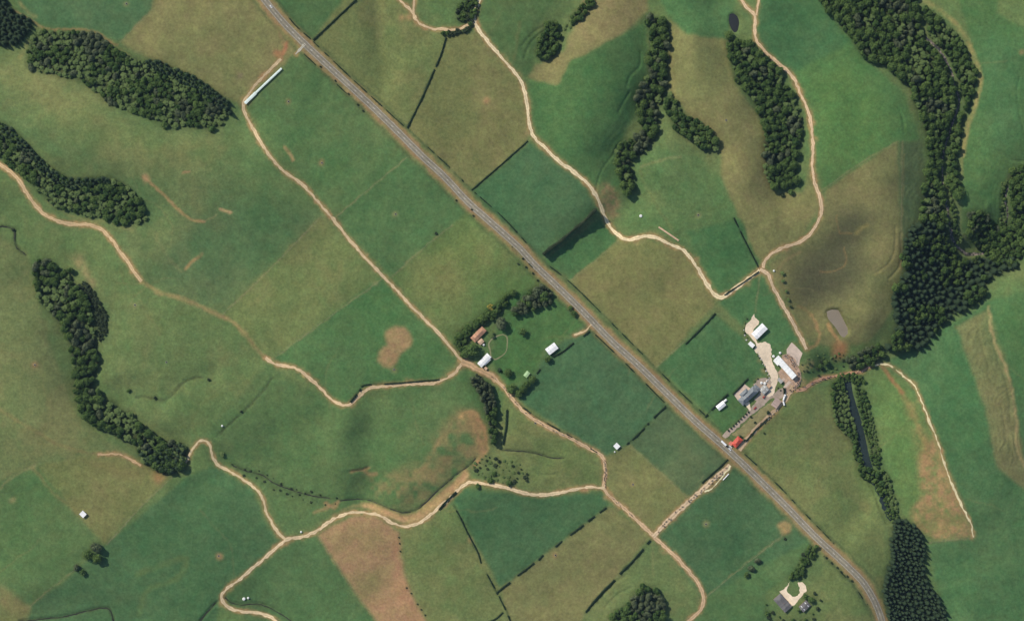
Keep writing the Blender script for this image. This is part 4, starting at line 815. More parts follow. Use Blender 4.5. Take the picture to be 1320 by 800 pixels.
def roof_mat(name, col, rough=.55, amp=.06, spec=.3):
    """long-run iron: ribs as fine relief, sheets a little uneven, streaks of weathering down the fall"""
    m, nt, b = nodes(name)
    tc = N(nt, 'ShaderNodeTexCoord'); P_ = tc.outputs['Object']
    sp = N(nt, 'ShaderNodeSeparateXYZ'); nt.links.new(P_, sp.inputs[0])
    rgb = N(nt, 'ShaderNodeRGB'); rgb.outputs[0].default_value = (*col, 1)
    n1 = noise_node(nt, 2.2, 4, .65, P_); s = scale_col(nt, rgb.outputs[0], n1.outputs['Fac'], amp)
    mp = N(nt, 'ShaderNodeMapping'); mp.inputs['Scale'].default_value = (1, .12, 1); nt.links.new(P_, mp.inputs[0])
    n2 = noise_node(nt, 1.1, 2, .5, mp.outputs[0]); s = scale_col(nt, s, n2.outputs['Fac'], amp*1.3)
    fl = N(nt, 'ShaderNodeMath', operation='FLOOR'); dv = N(nt, 'ShaderNodeMath', operation='DIVIDE'); dv.inputs[1].default_value = 1.7; nt.links.new(sp.outputs['X'], dv.inputs[0]); nt.links.new(dv.outputs[0], fl.inputs[0])
    wnz = N(nt, 'ShaderNodeTexWhiteNoise', noise_dimensions='1D'); nt.links.new(fl.outputs[0], wnz.inputs['W']); s = scale_col(nt, s, wnz.outputs['Value'], amp*.9)
    nt.links.new(s, b.inputs['Base Color']); b.inputs['Roughness'].default_value = rough; b.inputs['Specular IOR Level'].default_value = spec
    mm = N(nt, 'ShaderNodeMath', operation='MULTIPLY'); mm.inputs[1].default_value = 2*math.pi/.45; nt.links.new(sp.outputs['X'], mm.inputs[0])
    sn = N(nt, 'ShaderNodeMath', operation='SINE'); nt.links.new(mm.outputs[0], sn.inputs[0])
    bp = N(nt, 'ShaderNodeBump'); bp.inputs['Strength'].default_value = .3; bp.inputs['Distance'].default_value = .03
    nt.links.new(sn.outputs[0], bp.inputs['Height']); nt.links.new(bp.outputs['Normal'], b.inputs['Normal'])
    return m
M['skylight'] = mat('skylight_sheet', (.74,.74,.71), .3, 1, .1, .4)
M['roof_white'] = roof_mat('white_iron_roof', (.93,.91,.87), .5, .05)
M['roof_bright'] = roof_mat('bright_white_roof', (.95,.94,.88), .5, .03)
M['roof_mint'] = roof_mat('pale_mint_cover', (.72,.82,.74), .5, .04)
M['roof_grey'] = roof_mat('grey_iron_roof', (.21,.225,.23), .6, .08)
M['roof_slate'] = roof_mat('slate_grey_roof', S(112,108,106), .7, .1)
M['roof_lgrey'] = roof_mat('light_grey_roof', S(176,172,162), .6, .06)
M['roof_red'] = roof_mat('red_painted_roof', S(205,84,66), .6, .08)
M['roof_pinkred'] = roof_mat('faded_red_roof', S(222,128,105), .6, .08)
M['roof_brown'] = roof_mat('orange_brown_roof', S(190,142,112), .7, .1)
M['roof_tan'] = roof_mat('tan_roof', S(206,172,140), .7, .06)
M['roof_green'] = roof_mat('pale_green_roof', S(176,206,150), .6, .05)
M['roof_pink'] = roof_mat('pinkish_weathered_roof', S(190,164,148), .7, .08)

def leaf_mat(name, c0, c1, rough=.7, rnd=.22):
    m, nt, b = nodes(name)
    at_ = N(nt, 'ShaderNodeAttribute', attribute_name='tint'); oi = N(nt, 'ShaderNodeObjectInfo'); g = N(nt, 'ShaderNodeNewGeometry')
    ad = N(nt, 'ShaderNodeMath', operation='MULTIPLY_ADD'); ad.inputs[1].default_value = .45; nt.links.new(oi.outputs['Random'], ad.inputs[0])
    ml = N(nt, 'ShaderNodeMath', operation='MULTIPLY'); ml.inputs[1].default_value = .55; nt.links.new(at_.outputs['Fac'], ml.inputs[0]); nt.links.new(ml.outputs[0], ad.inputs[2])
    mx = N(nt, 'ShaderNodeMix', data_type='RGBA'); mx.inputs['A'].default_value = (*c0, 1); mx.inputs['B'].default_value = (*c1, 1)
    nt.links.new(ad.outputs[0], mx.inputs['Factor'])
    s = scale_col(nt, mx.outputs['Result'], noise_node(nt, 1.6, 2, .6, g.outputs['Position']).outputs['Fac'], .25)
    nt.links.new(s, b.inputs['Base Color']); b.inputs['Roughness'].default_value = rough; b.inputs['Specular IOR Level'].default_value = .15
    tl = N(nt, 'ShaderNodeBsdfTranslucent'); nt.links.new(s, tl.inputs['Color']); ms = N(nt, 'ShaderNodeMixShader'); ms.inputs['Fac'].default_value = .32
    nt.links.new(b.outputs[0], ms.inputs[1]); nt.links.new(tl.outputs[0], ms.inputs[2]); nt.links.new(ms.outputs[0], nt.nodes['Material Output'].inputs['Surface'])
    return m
M['broadleaf'] = leaf_mat('broadleaf_foliage', (.066,.130,.034), (.180,.265,.068))
M['conifer'] = leaf_mat('conifer_foliage', (.036,.066,.030), (.062,.100,.044))
M['fern'] = leaf_mat('pale_frond_foliage', (.112,.172,.050), (.185,.250,.080))
M['grey'] = leaf_mat('grey_foliage', (.110,.145,.068), (.175,.205,.105))
M['yellow'] = leaf_mat('yellow_foliage', (.30,.26,.05), (.42,.36,.08))
M['shrub'] = leaf_mat('shrub_foliage', (.035,.055,.028), (.085,.115,.050))
M['hedge'] = leaf_mat('hedge_foliage', (.022,.045,.024), (.045,.078,.036))
M['cow'] = None

# ------------------------------------------------------------------ ground sheet
C = C*np.array([1.015, .925, .765])
ny, nx = X.shape
idx = np.arange(ny*nx).reshape(ny, nx)
F = np.stack([idx[:-1, :-1], idx[:-1, 1:], idx[1:, 1:], idx[1:, :-1]], -1).reshape(-1, 4)
me = np_mesh('ground', np.stack([X, Y, Z], -1).reshape(-1, 3), F, smooth=True)
ca = me.attributes.new('cover', 'FLOAT_COLOR', 'POINT')
ca.data.foreach_set('color', np.concatenate([np.clip(C, 0, 1), np.ones((ny, nx, 1))], -1).astype(np.float32).ravel())
tag(link('ground', me, GROUND), kind='structure')

# ------------------------------------------------------------------ ribbons and sheets on the ground
def ribbon_np(pts, width, lift, step=2.0, ragged=0.0, na=7, level=False, seed=0):
    P = catmull(pts, step)
    L = np.r_[0, np.cumsum(np.linalg.norm(np.diff(P, axis=0), axis=1))]
    t = np.gradient(P, axis=0); t /= np.linalg.norm(t, axis=1)[:, None]
    nrm = np.c_[-t[:, 1], t[:, 0]]
    wd = np.full(len(P), float(width)) if np.isscalar(width) else np.interp(np.linspace(0, 1, len(P)), np.linspace(0, 1, len(width)), width)
    r1 = ragged*(vnoise(L, L*0+seed*7.3, 5, 60)-.5)*2 + ragged*(vnoise(L, L*0+seed*3.1, 2.2, 61)-.5); r2 = ragged*(vnoise(L, L*0+seed*7.3+50, 5, 62)-.5)*2 + ragged*(vnoise(L, L*0+seed*3.1+50, 2.2, 63)-.5)
    u = np.linspace(0, 1, na)
    off = (-wd/2-r1)[:, None]*(1-u) + (wd/2+r2)[:, None]*u
    q = P[:, None, :] + off[..., None]*nrm[:, None, :]
    x, y, z = W(q[..., 0], q[..., 1])
    if level: z = np.repeat(z[:, na//2:na//2+1], na, 1)
    V = np.stack([x, y, z+lift], -1).reshape(-1, 3)
    n = len(P); id_ = np.arange(n*na).reshape(n, na)
    F = np.stack([id_[:-1, :-1], id_[1:, :-1], id_[1:, 1:], id_[:-1, 1:]], -1).reshape(-1, 4)
    # make sure faces look up
    a, b_, c = V[F[0, 0]], V[F[0, 1]], V[F[0, 2]]
    if np.cross(b_-a, c-a)[2] < 0: F = F[:, ::-1]
    UV = np.stack([np.repeat(u[None], n, 0), np.repeat(L[:, None], na, 1)], -1).reshape(-1, 2)
    return V, F, UV
def ribbon(name, pts, width, m, lift, **kw):
    V, F, UV = ribbon_np(pts, width, lift, **kw)
    me = np_mesh(name, V, F, smooth=True)
    uv = me.uv_layers.new(name='UVMap')
    vi = np.empty(len(me.loops), dtype=np.int32); me.loops.foreach_get('vertex_index', vi)
    uv.data.foreach_set('uv', UV[vi].astype(np.float32).ravel())
    return tag(link(name, me, m), kind='structure')

road = ribbon('highway', ROAD, 8.6, M['asphalt'], .30, na=9, ragged=.25)
mb = MB()
RP = catmull(ROAD, 1.0)
RL = np.r_[0, np.cumsum(np.linalg.norm(np.diff(RP, axis=0), axis=1))]
def road_pt(s, off):
    x = np.interp(s, RL, RP[:, 0]); y = np.interp(s, RL, RP[:, 1]); x2 = np.interp(s+.6, RL, RP[:, 0]); y2 = np.interp(s+.6, RL, RP[:, 1])
    tx, ty = x2-x, y2-y; l = math.hypot(tx, ty) or 1
    X_, Y_, Z_ = W(x - ty/l*off, y + tx/l*off)
    return (float(X_), float(Y_), float(Z_)+.34)
s_ = 4.0
while s_ < RL[-1]-8:
    q = [road_pt(s_, -.2), road_pt(s_, .2), road_pt(s_+3.2, .2), road_pt(s_+3.2, -.2)]
    mb.add(q, [(0, 1, 2, 3)]); s_ += 11.0
mb.build('centre_line_dashes', M['paint'], road)
for sg in (-1, 1):
    mb = MB(); s_ = 2.0
    while s_ < RL[-1]-8:
        mb.add([road_pt(s_, sg*3.45-.07), road_pt(s_, sg*3.45+.07), road_pt(s_+4, sg*3.45+.07), road_pt(s_+4, sg*3.45-.07)], [(0, 1, 2, 3)]); s_ += 4.0
    mb.build('edge_line', M['paint'], road)
tm = {}
for i, (pts, w, c) in enumerate(TRACKS):
    if c not in tm: tm[c] = track_mat('track_surface', S(min(255, c[0]+6), c[1]+9, c[2]+5))
    ribbon('farm_track' if w != 2.0 else 'pale_track_strip', pts, .88*w*(1+.34*(vnoise(np.arange(40)*1.0, np.full(40, i*4.4), 3.1, 66)-.5)), tm[c], .12+.012*i, ragged=1.0, step=1.5, seed=i)
ribbon('river', RIVER_W, [7, 11, 13, 12, 13, 11, 11, 10, 6], M['water'], 1.1, na=9, level=True, ragged=1.3, step=1.5)
ribbon('creek', CREEK_E[2:], [2.5, 4, 4, 3, 2.4, 2.6, 2.6, 2.6, 3.0, 4.8, 4.6], M['creek'], .5, na=7, level=True, ragged=1.3, step=1.2)
ribbon('creek', CREEK_F, [2.4, 3.2, 3, 2.8, 2.4], M['creek'], .5, na=7, level=True, ragged=1.3, step=1.2, seed=3)
for i, (pts, wd, dep) in enumerate(DITCHES[:7]): ribbon('ditch', pts, wd*.8, M['mud'], .3, na=3, level=True, ragged=.7, step=1.2, seed=i)

def sheet(name, poly, m, lift, step=4.0, level=None, smooth_outline=True):
    pl = poly
    if smooth_outline:
        q = catmull(poly + [poly[0]], 1.2)[:-1]; jt = 0 if level is not None else .9
        q = q + jt*np.c_[vnoise(q[:, 0], q[:, 1], 3.0, 64)-.5, vnoise(q[:, 0], q[:, 1], 3.0, 65)-.5]*2
        pl = [tuple(p) for p in q]
    pa = np.array(pl)
    inner = []
    xs = np.arange(pa[:, 0].min()+1, pa[:, 0].max(), step); ys = np.arange(pa[:, 1].min()+1, pa[:, 1].max(), step)
    if len(xs) and len(ys):
        gx, gy = np.meshgrid(xs, ys); k = in_poly(gx, gy, pl)
        inner = list(zip(gx[k], gy[k]))
    vs_ = [Vector(p) for p in pl] + [Vector(p) for p in inner]
    r = delaunay_2d_cdt(vs_, [], [list(range(len(pl)))], 1, 1e-4)
    q = np.array([(v.x, v.y) for v in r[0]])
    x, y, z = W(q[:, 0], q[:, 1])
    if level is not None: z = np.full(len(x), level)
    V = np.stack([x, y, z+lift], -1)
    fs = []
    for f in r[2]:
        a, b_, c = V[f[0]], V[f[1]], V[f[2]]
        fs.append(tuple(f) if np.cross(b_-a, c-a)[2] > 0 else tuple(f)[::-1])
    return tag(link(name, np_mesh(name, V, fs, True), m), kind='structure')
sheet('pond', [(940.5,18.5),(946,16),(951.6,20.5),(953.8,29),(951.6,39),(947,42),(942.5,37),(939.4,27)], M['pondwater'], -.25, level=pond_z[0])
sheet('effluent_pond', [(1065.5,401.5),(1070,399.5),(1083,399),(1096.5,425),(1095.5,432),(1086,434),(1076.5,421.5),(1067,409.5)], M['effluent'], -.25, level=pond_z[1])
sheet('tanker_yard', [(972,404),(974,409),(979,414),(971,427),(974,438),(978,442),(986,440.5),(992,444),(994.5,452),(994.5,462),(997,470),(1002,480),(1003,487),(1000,497),(997,508),(991,512),(985,505),(992,495),(993,487),(988,476),(983,466),(977,457),(973,450),(975,445),(967,434),(961,426),(961,420),(967,413)], M['gravel'], .16)
sheet('concrete_pad', [(1020.5,441),(1027,447),(1034.5,455),(1033,459),(1031,464),(1030,472),(1024,466),(1018,459),(1014.2,457),(1014,450)], M['concrete'], .18, smooth_outline=False)
sheet('muddy_stock_yard', [(1008,458),(1013,456),(1019,457),(1024,462),(1027,470),(1031,477),(1033,484),(1031,494),(1027,500),(1020,504),(1013,505),(1011,495),(1006,489),(1003,480),(1006,476)], M['yardmud'], .20)
sheet('stock_lane', [(1010,486.5),(1012.5,488.5),(1006.5,494.5),(1004.2,492)], M['concrete'], .27, smooth_outline=False)
sheet('stock_lane', [(1017,490),(1019.8,492.5),(1012,501),(1009.6,498.6)], M['concrete'], .27, smooth_outline=False)
sheet('yard_apron', [(971,495),(977,490),(984,487.5),(992,488),(994,497),(989,508),(984,514),(976,518),(972,514),(979,505),(977,500)], M['sealed'], .215)
sheet('farm_drive', [(991,512),(997,508),(1002,503),(1010,500),(1014,506),(1011,511),(1005,515),(995,513),(984,523),(972,532),(960,543),(945,556),(936,564),(931,561),(945,549),(958,536),(966,528),(976,516),(985,505)], M['sealed'], .24)
sheet('dry_lawn', [(995,517),(999,524),(992,532),(978,545),(962,560),(953,563),(944,560),(957,549),(970,537),(983,525)], M['drygrass'], .10)
sheet('house_forecourt', [(1005,762),(1012,757),(1017,751),(1019,749),(1015.5,755),(1015.5,762),(1020,767),(1026,768.5),(1030,764),(1030.5,757),(1028,751),(1036,751),(1040,762),(1036,764),(1033,768),(1029,773),(1025,778),(1021.5,780.5),(1014,773)], M['gravel'], .16)
sheet('house_terrace', [(946,508.4),(960,494.8),(968,501),(952,517)], M['concrete'], .18, smooth_outline=False)
sheet('house_path', [(960,520),(966,517.5),(968,528),(966.5,529),(963,525)], M['gravel'], .27, smooth_outline=False)
ribbon('lawn_drive_loop', [(632,452),(630,443),(634,437),(641,433),(648,431),(653,434),(654,444),(652,453),(646,459),(638,463),(633,460),(632,452)], 1.6, track_mat('lawn_drive_surface', S(140,138,100)), .14, ragged=.4)

# ------------------------------------------------------------------ trees
def quads_at(c, nrm, size, rs, aspect=1.0):
    """leaf-clump quads: centres c (n,3), normals nrm (n,3), half sizes (n)"""
    n = len(c)
    nrm = nrm/np.linalg.norm(nrm, axis=1)[:, None]
    r = rs.normal(size=(n, 3))
    a = np.cross(nrm, r); a /= np.linalg.norm(a, axis=1)[:, None]
    b_ = np.cross(nrm, a)
    a = a*size[:, None]*aspect; b_ = b_*size[:, None]
    lift = nrm*size[:, None]*.35
    V = np.stack([c-a-b_*.6, c-b_*.2+a*.9-lift*.4, c+a*.5+b_, c-a*.7+b_*.7-lift], 1).reshape(-1, 3)
    return V, np.arange(4*n).reshape(n, 4)
def dome(rad, z0, z1, n=8, k=4):
    V = []; F = []
    for j in range(k):
        t = j/(k-1)*math.pi*.48
        V += [(rad*math.cos(t)*math.cos(2*math.pi*i/n), rad*math.cos(t)*math.sin(2*math.pi*i/n), z0+(z1-z0)*math.sin(t)) for i in range(n)]
    for j in range(k-1): F += [(j*n+i, j*n+(i+1) % n, (j+1)*n+(i+1) % n, (j+1)*n+i) for i in range(n)]
    return np.array(V), np.array(F)
def crown_broad(seed, nl=11, nq=300, leaf=.16, z0=.28, flat=.5):
    """unit tree crown: several leafy lobes around and on top of a dark core; radius 1, top at 1"""
    rs = np.random.default_rng(seed)
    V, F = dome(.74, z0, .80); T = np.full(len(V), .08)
    Vs, Fs, Ts = [V], [F], [T]; base = len(V)
    lobes = []
    for k in range(nl):
        a = 2*math.pi*(k/nl*1.618*3) + rs.uniform(-.4, .4); d_ = math.sqrt((k+.3)/nl)*.68*rs.uniform(.8, 1.15)
        lobes.append((d_*math.cos(a), d_*math.sin(a), .80-.42*d_**1.6+rs.uniform(-.08, .08), rs.uniform(.26, .40), rs.uniform(0, 1)))
    per = nq//nl
    for lx, ly, lz, lr, tint in lobes:
        d_ = rs.normal(size=(per, 3)); d_[:, 2] = np.abs(d_[:, 2])*.95+.05*d_[:, 2]; d_[:, 2] -= .18
        d_ /= np.linalg.norm(d_, axis=1)[:, None]
        c = np.array([lx, ly, lz]) + d_*np.array([lr, lr, lr*flat])*rs.uniform(.82, 1.08, (per, 1))
        nrm = d_*np.array([1, 1, 1.1]) + np.array([0, 0, .3]) + rs.normal(size=(per, 3))*.28
        v, f = quads_at(c, nrm, rs.uniform(.6, 1.15, per)*leaf, rs)
        Vs.append(v); Fs.append(f+base); base += len(v)
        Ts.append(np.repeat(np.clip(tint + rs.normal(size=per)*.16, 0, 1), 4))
    return np.concatenate(Vs), np.concatenate(Fs), np.concatenate(Ts)
def crown_conifer(seed, tiers=8, z0=.12):
    rs = np.random.default_rng(seed)
    Vs, Fs, Ts = [], [], []; base = 0
    # core cone
    n = 7
    V = [(.42*math.cos(2*math.pi*i/n), .42*math.sin(2*math.pi*i/n), z0) for i in range(n)] + [(0, 0, .97)]
    F = np.array([(i, (i+1) % n, n, n) for i in range(n)])
    for k in range(tiers):
        t = k/(tiers-1); r = (1-t)**.72*.97+.05; z = z0+(.99-z0)*t**.88
        nb = max(4, int(13-8*t))
        a = np.arange(nb)*2*math.pi/nb + rs.uniform(0, 6.28) + rs.normal(size=nb)*.12
        rr = r*rs.uniform(.78, 1.08, nb); tint = rs.uniform(.1, .9, nb)*.6+.4*t
        for f0, f1, wd in ((.12, .62, .17), (.5, 1.0, .12)):
            ca, sa = np.cos(a), np.sin(a)
            z_in = z+.035*(1-f0); zo = z-.05*r*f1+.02*(1-f1)
            w_ = wd*(.45+.75*r)
            p0 = np.stack([rr*f0*ca, rr*f0*sa, np.full(nb, z_in)], -1); p1 = np.stack([rr*f1*ca, rr*f1*sa, np.full(nb, zo)], -1)
            s = np.stack([-sa, ca, np.zeros(nb)], -1)*w_
            dr = np.array([0, 0, -.02])
            q = np.stack([p0-s*.8+dr, p0+s*.8+dr, p1+s*(.9 if f0 < .3 else .25), p1-s*(.9 if f0 < .3 else .25)], 1)
            Vs.append(q.reshape(-1, 3)); Fs.append(np.arange(4*nb).reshape(nb, 4)+base); base += 4*nb; Ts.append(np.repeat(tint, 4))
    V = np.array(V)
    Vs.append(V); cf = np.array([(i, (i+1) % n, n) for i in range(n)])
    # the cone's triangles as thin quads with a doubled tip
    tip = np.array([(0.01*math.cos(i), 0.01*math.sin(i), .97) for i in range(n)]); Vs.append(tip)
    Fs.append(np.array([(i, (i+1) % n, n+1+(i+1) % n, n+1+i) for i in range(n)])+base)
    Ts.append(np.full(len(V)+len(tip), .05))
    return np.concatenate(Vs), np.concatenate(Fs), np.concatenate(Ts)
def crown_fern(seed):
    """loose pale crown of arching fronds"""
    rs = np.random.default_rng(seed)
    Vs, Fs, Ts = [], [], []; base = 0
    V, F = dome(.62, .25, .66); Vs.append(V); Fs.append(F); Ts.append(np.full(len(V), .0)); base = len(V)
    for k in range(6):
        a0 = 2*math.pi*k/6 + rs.uniform(-.4, .4); d_ = 0 if k == 0 else rs.uniform(.45, .62)
        cx, cy, cz = d_*math.cos(a0), d_*math.sin(a0), .92-.3*d_+rs.uniform(-.06, .06)
        nb = 13; a = np.arange(nb)*2*math.pi/nb + rs.uniform(0, 6); L = rs.uniform(.38, .55, nb); tint = rs.uniform(.2, 1)
        ca, sa = np.cos(a), np.sin(a)
        for f0, f1, w0, w1 in ((.05, .6, .03, .085), (.6, 1.0, .085, .015)):
            p0 = np.stack([cx+L*f0*ca, cy+L*f0*sa, cz+.05*math.sin(f0*3)+0*a-.14*f0**2], -1); p1 = np.stack([cx+L*f1*ca, cy+L*f1*sa, cz+.05*math.sin(f1*3)+0*a-.14*f1**2], -1)
            s = np.stack([-sa, ca, np.zeros(nb)], -1)
            q = np.stack([p0-s*w0, p0+s*w0, p1+s*w1, p1-s*w1], 1)[:, ::-1] if False else np.stack([p0-s*w0, p1-s*w1, p1+s*w1, p0+s*w0], 1)
            Vs.append(q.reshape(-1, 3)); Fs.append(np.arange(4*nb).reshape(nb, 4)+base); base += 4*nb; Ts.append(np.repeat(np.clip(tint+rs.normal(size=nb)*.15, 0, 1), 4))
    return np.concatenate(Vs), np.concatenate(Fs), np.concatenate(Ts)

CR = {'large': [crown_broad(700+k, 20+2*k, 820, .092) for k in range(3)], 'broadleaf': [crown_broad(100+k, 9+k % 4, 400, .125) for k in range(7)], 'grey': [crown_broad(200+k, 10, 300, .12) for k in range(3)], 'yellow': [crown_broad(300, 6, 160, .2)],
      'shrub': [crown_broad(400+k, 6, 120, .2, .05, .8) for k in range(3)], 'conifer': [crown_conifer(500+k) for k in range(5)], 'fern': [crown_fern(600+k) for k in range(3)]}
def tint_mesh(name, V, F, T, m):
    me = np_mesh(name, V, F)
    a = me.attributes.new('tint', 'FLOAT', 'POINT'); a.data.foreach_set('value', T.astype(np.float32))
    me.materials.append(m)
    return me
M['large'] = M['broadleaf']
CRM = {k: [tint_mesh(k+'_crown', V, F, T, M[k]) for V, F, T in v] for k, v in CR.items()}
def trunk_mesh(kind):
    mb = MB()
    if kind == 'conifer': mb.tube((0, 0, -.06), (0, 0, .9), .06, .012, 7)
    else:
        mb.tube((0, 0, -.06), (.02, .01, .42), .075, .05, 7); mb.tube((.02, .01, .4), (0, 0, .72), .05, .02, 6)
        for k in range(4):
            a = k*1.7; mb.tube((.02, .01, .30+.05*k), (.48*math.cos(a), .48*math.sin(a), .55+.04*k), .035, .012, 5)
    o = mb.build('trunk', M['trunk']); me = o.data; bpy.data.objects.remove(o); return me
TRM = {k: trunk_mesh(k) for k in CR}
TNAME = {'broadleaf': 'broadleaf_tree', 'conifer': 'conifer_tree', 'fern': 'small_leafy_tree', 'grey': 'grey_leafed_tree', 'yellow': 'yellow_tree', 'shrub': 'shrub'}
TWORD = {'broadleaf': 'green tree', 'conifer': 'dark conifer', 'fern': 'pale feathery tree', 'grey': 'greyish tree', 'shrub': 'pale shrub'}
TCAT = {'broadleaf': 'tree', 'conifer': 'conifer', 'fern': 'tree', 'grey': 'tree', 'yellow': 'tree', 'shrub': 'shrub'}
def make_tree(x, y, z, kind, r, h, label, group, rs):
    root = empty(TNAME[kind], (x, y, z), rs.uniform(0, 6.28))
    root.scale = (r, r, h)
    tag(root, label, TCAT[kind], group)
    ck = 'large' if kind == 'broadleaf' and r > 5.6 else kind
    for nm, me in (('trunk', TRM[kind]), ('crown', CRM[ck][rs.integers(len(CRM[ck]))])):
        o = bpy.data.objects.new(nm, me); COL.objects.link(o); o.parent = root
    return root
rs = np.random.default_rng(77)
cand = []
def edge_dist(px, py, poly):
    return float(seg_dist(np.array([px]), np.array([py]), poly+[poly[0]])[0])
for poly, ins, kinds, rr, hh, sp, where, grp in WOODS:
    sp *= .86; rr = (rr[0]*.78, rr[1]*.98)
    pa = np.array(poly); area = (np.ptp(pa[:, 0]))*(np.ptp(pa[:, 1]))
    q = []; grid = {}; cell = max(rr[1]*2.1, sp)
    for share, t0, t1 in ((.22, .72, 1.12), (.5, .3, .72), (1.0, -.15, .3)):       # big crowns first, smaller ones fill between
        n = int(area/sp**2*3.2)
        P = np.c_[rs.uniform(pa[:, 0].min(), pa[:, 0].max(), n), rs.uniform(pa[:, 1].min(), pa[:, 1].max(), n)]
        k = in_poly(P[:, 0], P[:, 1], poly) & in_poly(P[:, 0]+ins*SHX, P[:, 1]-ins*SHY, poly)
        for px, py in P[k]:
            if px < -14 or px > 1334 or py < -14 or py > 814 or rs.random() > share: continue
            t = rs.uniform(t0, t1); r = rr[0]+(rr[1]-rr[0])*t; gi, gj = int(px//cell), int(py//cell); ok = True
            for a in (-1, 0, 1):
                for b_ in (-1, 0, 1):
                    for ox, oy, orr in grid.get((gi+a, gj+b_), ()):
                        if (ox-px)**2+(oy-py)**2 < max(.585*(r+orr), .62*sp if sp > 6.8 else 0)**2: ok = False
            if ok: grid.setdefault((gi, gj), []).append((px, py, r)); q.append((px, py, t))
    acc = q
    names = [a for a, _ in kinds]; wts = [b_ for _, b_ in kinds]
    for px, py, t in acc:
        p_ = np.array(wts, float)
        if len(p_) > 1:                                     # kinds grow in stands, not evenly mixed
            nzv = [float(vnoise(np.array([px]), np.array([py]), 22, 80+j)[0]) for j in range(len(p_))]
            p_ = p_*np.clip((np.array(nzv)-.3)*3, .02, None)**np.array([.5 if nm_ == 'grey' else 1.6 for nm_ in names])
        kd = names[rs.choice(len(names), p=p_/p_.sum())]
        r = rr[0]+(rr[1]-rr[0])*t; h = hh[0]+(hh[1]-hh[0])*(.6*t+.4*rs.random())
        if kd == 'fern': r *= .8; h *= .75
        if kd == 'shrub': h = min(h, 4)
        word = TWORD[kd]
        big = 'broad' if t > .5 else 'small'
        if kd == 'conifer': big = 'tall' if t > .5 else 'slim'
        edge = edge_dist(px, py, poly) < 7
        edge = edge and where.startswith('in the ')
        wh = where.replace('in the ', 'at the edge of the ' if edge else 'deep in the ', 1) if where.startswith('in the ') else where
        inframe = 0 <= px <= 1320 and 0 <= py <= 800
        cand.append((r*(1 if inframe else .2), px, py, kd, r, h, big+' '+word+' '+wh, grp+': '+big+' '+word+(', edge' if edge else '')))
cand.sort(key=lambda c: -c[0])
count = {}; rest = {}
# the single ones first
for px, py, kind, r, h, lab, grp in LONE:
    if 585 < px < 745 and 370 < py < 510: r *= 1.28; h *= 1.12
    x, y, z = at(px, py); make_tree(x, y, z, kind, r, h, lab, grp, rs); count[kind] = count.get(kind, 0)+1
for _, px, py, kind, r, h, lab, grp in cand:
    x, y, z = at(px, py)
    if count.get(kind, 0) < 295:
        make_tree(x, y, z, kind, r, h, lab, grp, rs); count[kind] = count.get(kind, 0)+1
    else: rest.setdefault(kind, []).append((x, y, z, r, h))
print('TREES', count, {k: len(v) for k, v in rest.items()})
for kind, lst in rest.items():
    Vs, Fs, Ts = [], [], []; base = 0
    for x, y, z, r, h in lst:
        V, F, T = CR[kind][rs.integers(len(CR[kind]))]
        a = rs.uniform(0, 6.28); ca, sa = math.cos(a), math.sin(a)
        Vs.append(np.stack([x+r*(V[:, 0]*ca-V[:, 1]*sa), y+r*(V[:, 0]*sa+V[:, 1]*ca), z+h*V[:, 2]], -1)); Fs.append(F+base); base += len(V)
        Ts.append(np.clip(T*.75 + rs.uniform(-.5, .75), -.3, 1.5))
    me = tint_mesh('native_bush' if kind == 'broadleaf' else kind+'_wood', np.concatenate(Vs), np.concatenate(Fs), np.concatenate(Ts), M[kind])
    o = link({'broadleaf': 'native_bush', 'conifer': 'pine_wood'}.get(kind, kind+'_wood'), me)
    tag(o, {'broadleaf': 'remaining close green canopy of the native bush gullies', 'conifer': 'remaining close dark canopy of the pine woods'}.get(kind, 'remaining pale canopy of the bush gullies'), 'woodland', kind='stuff')

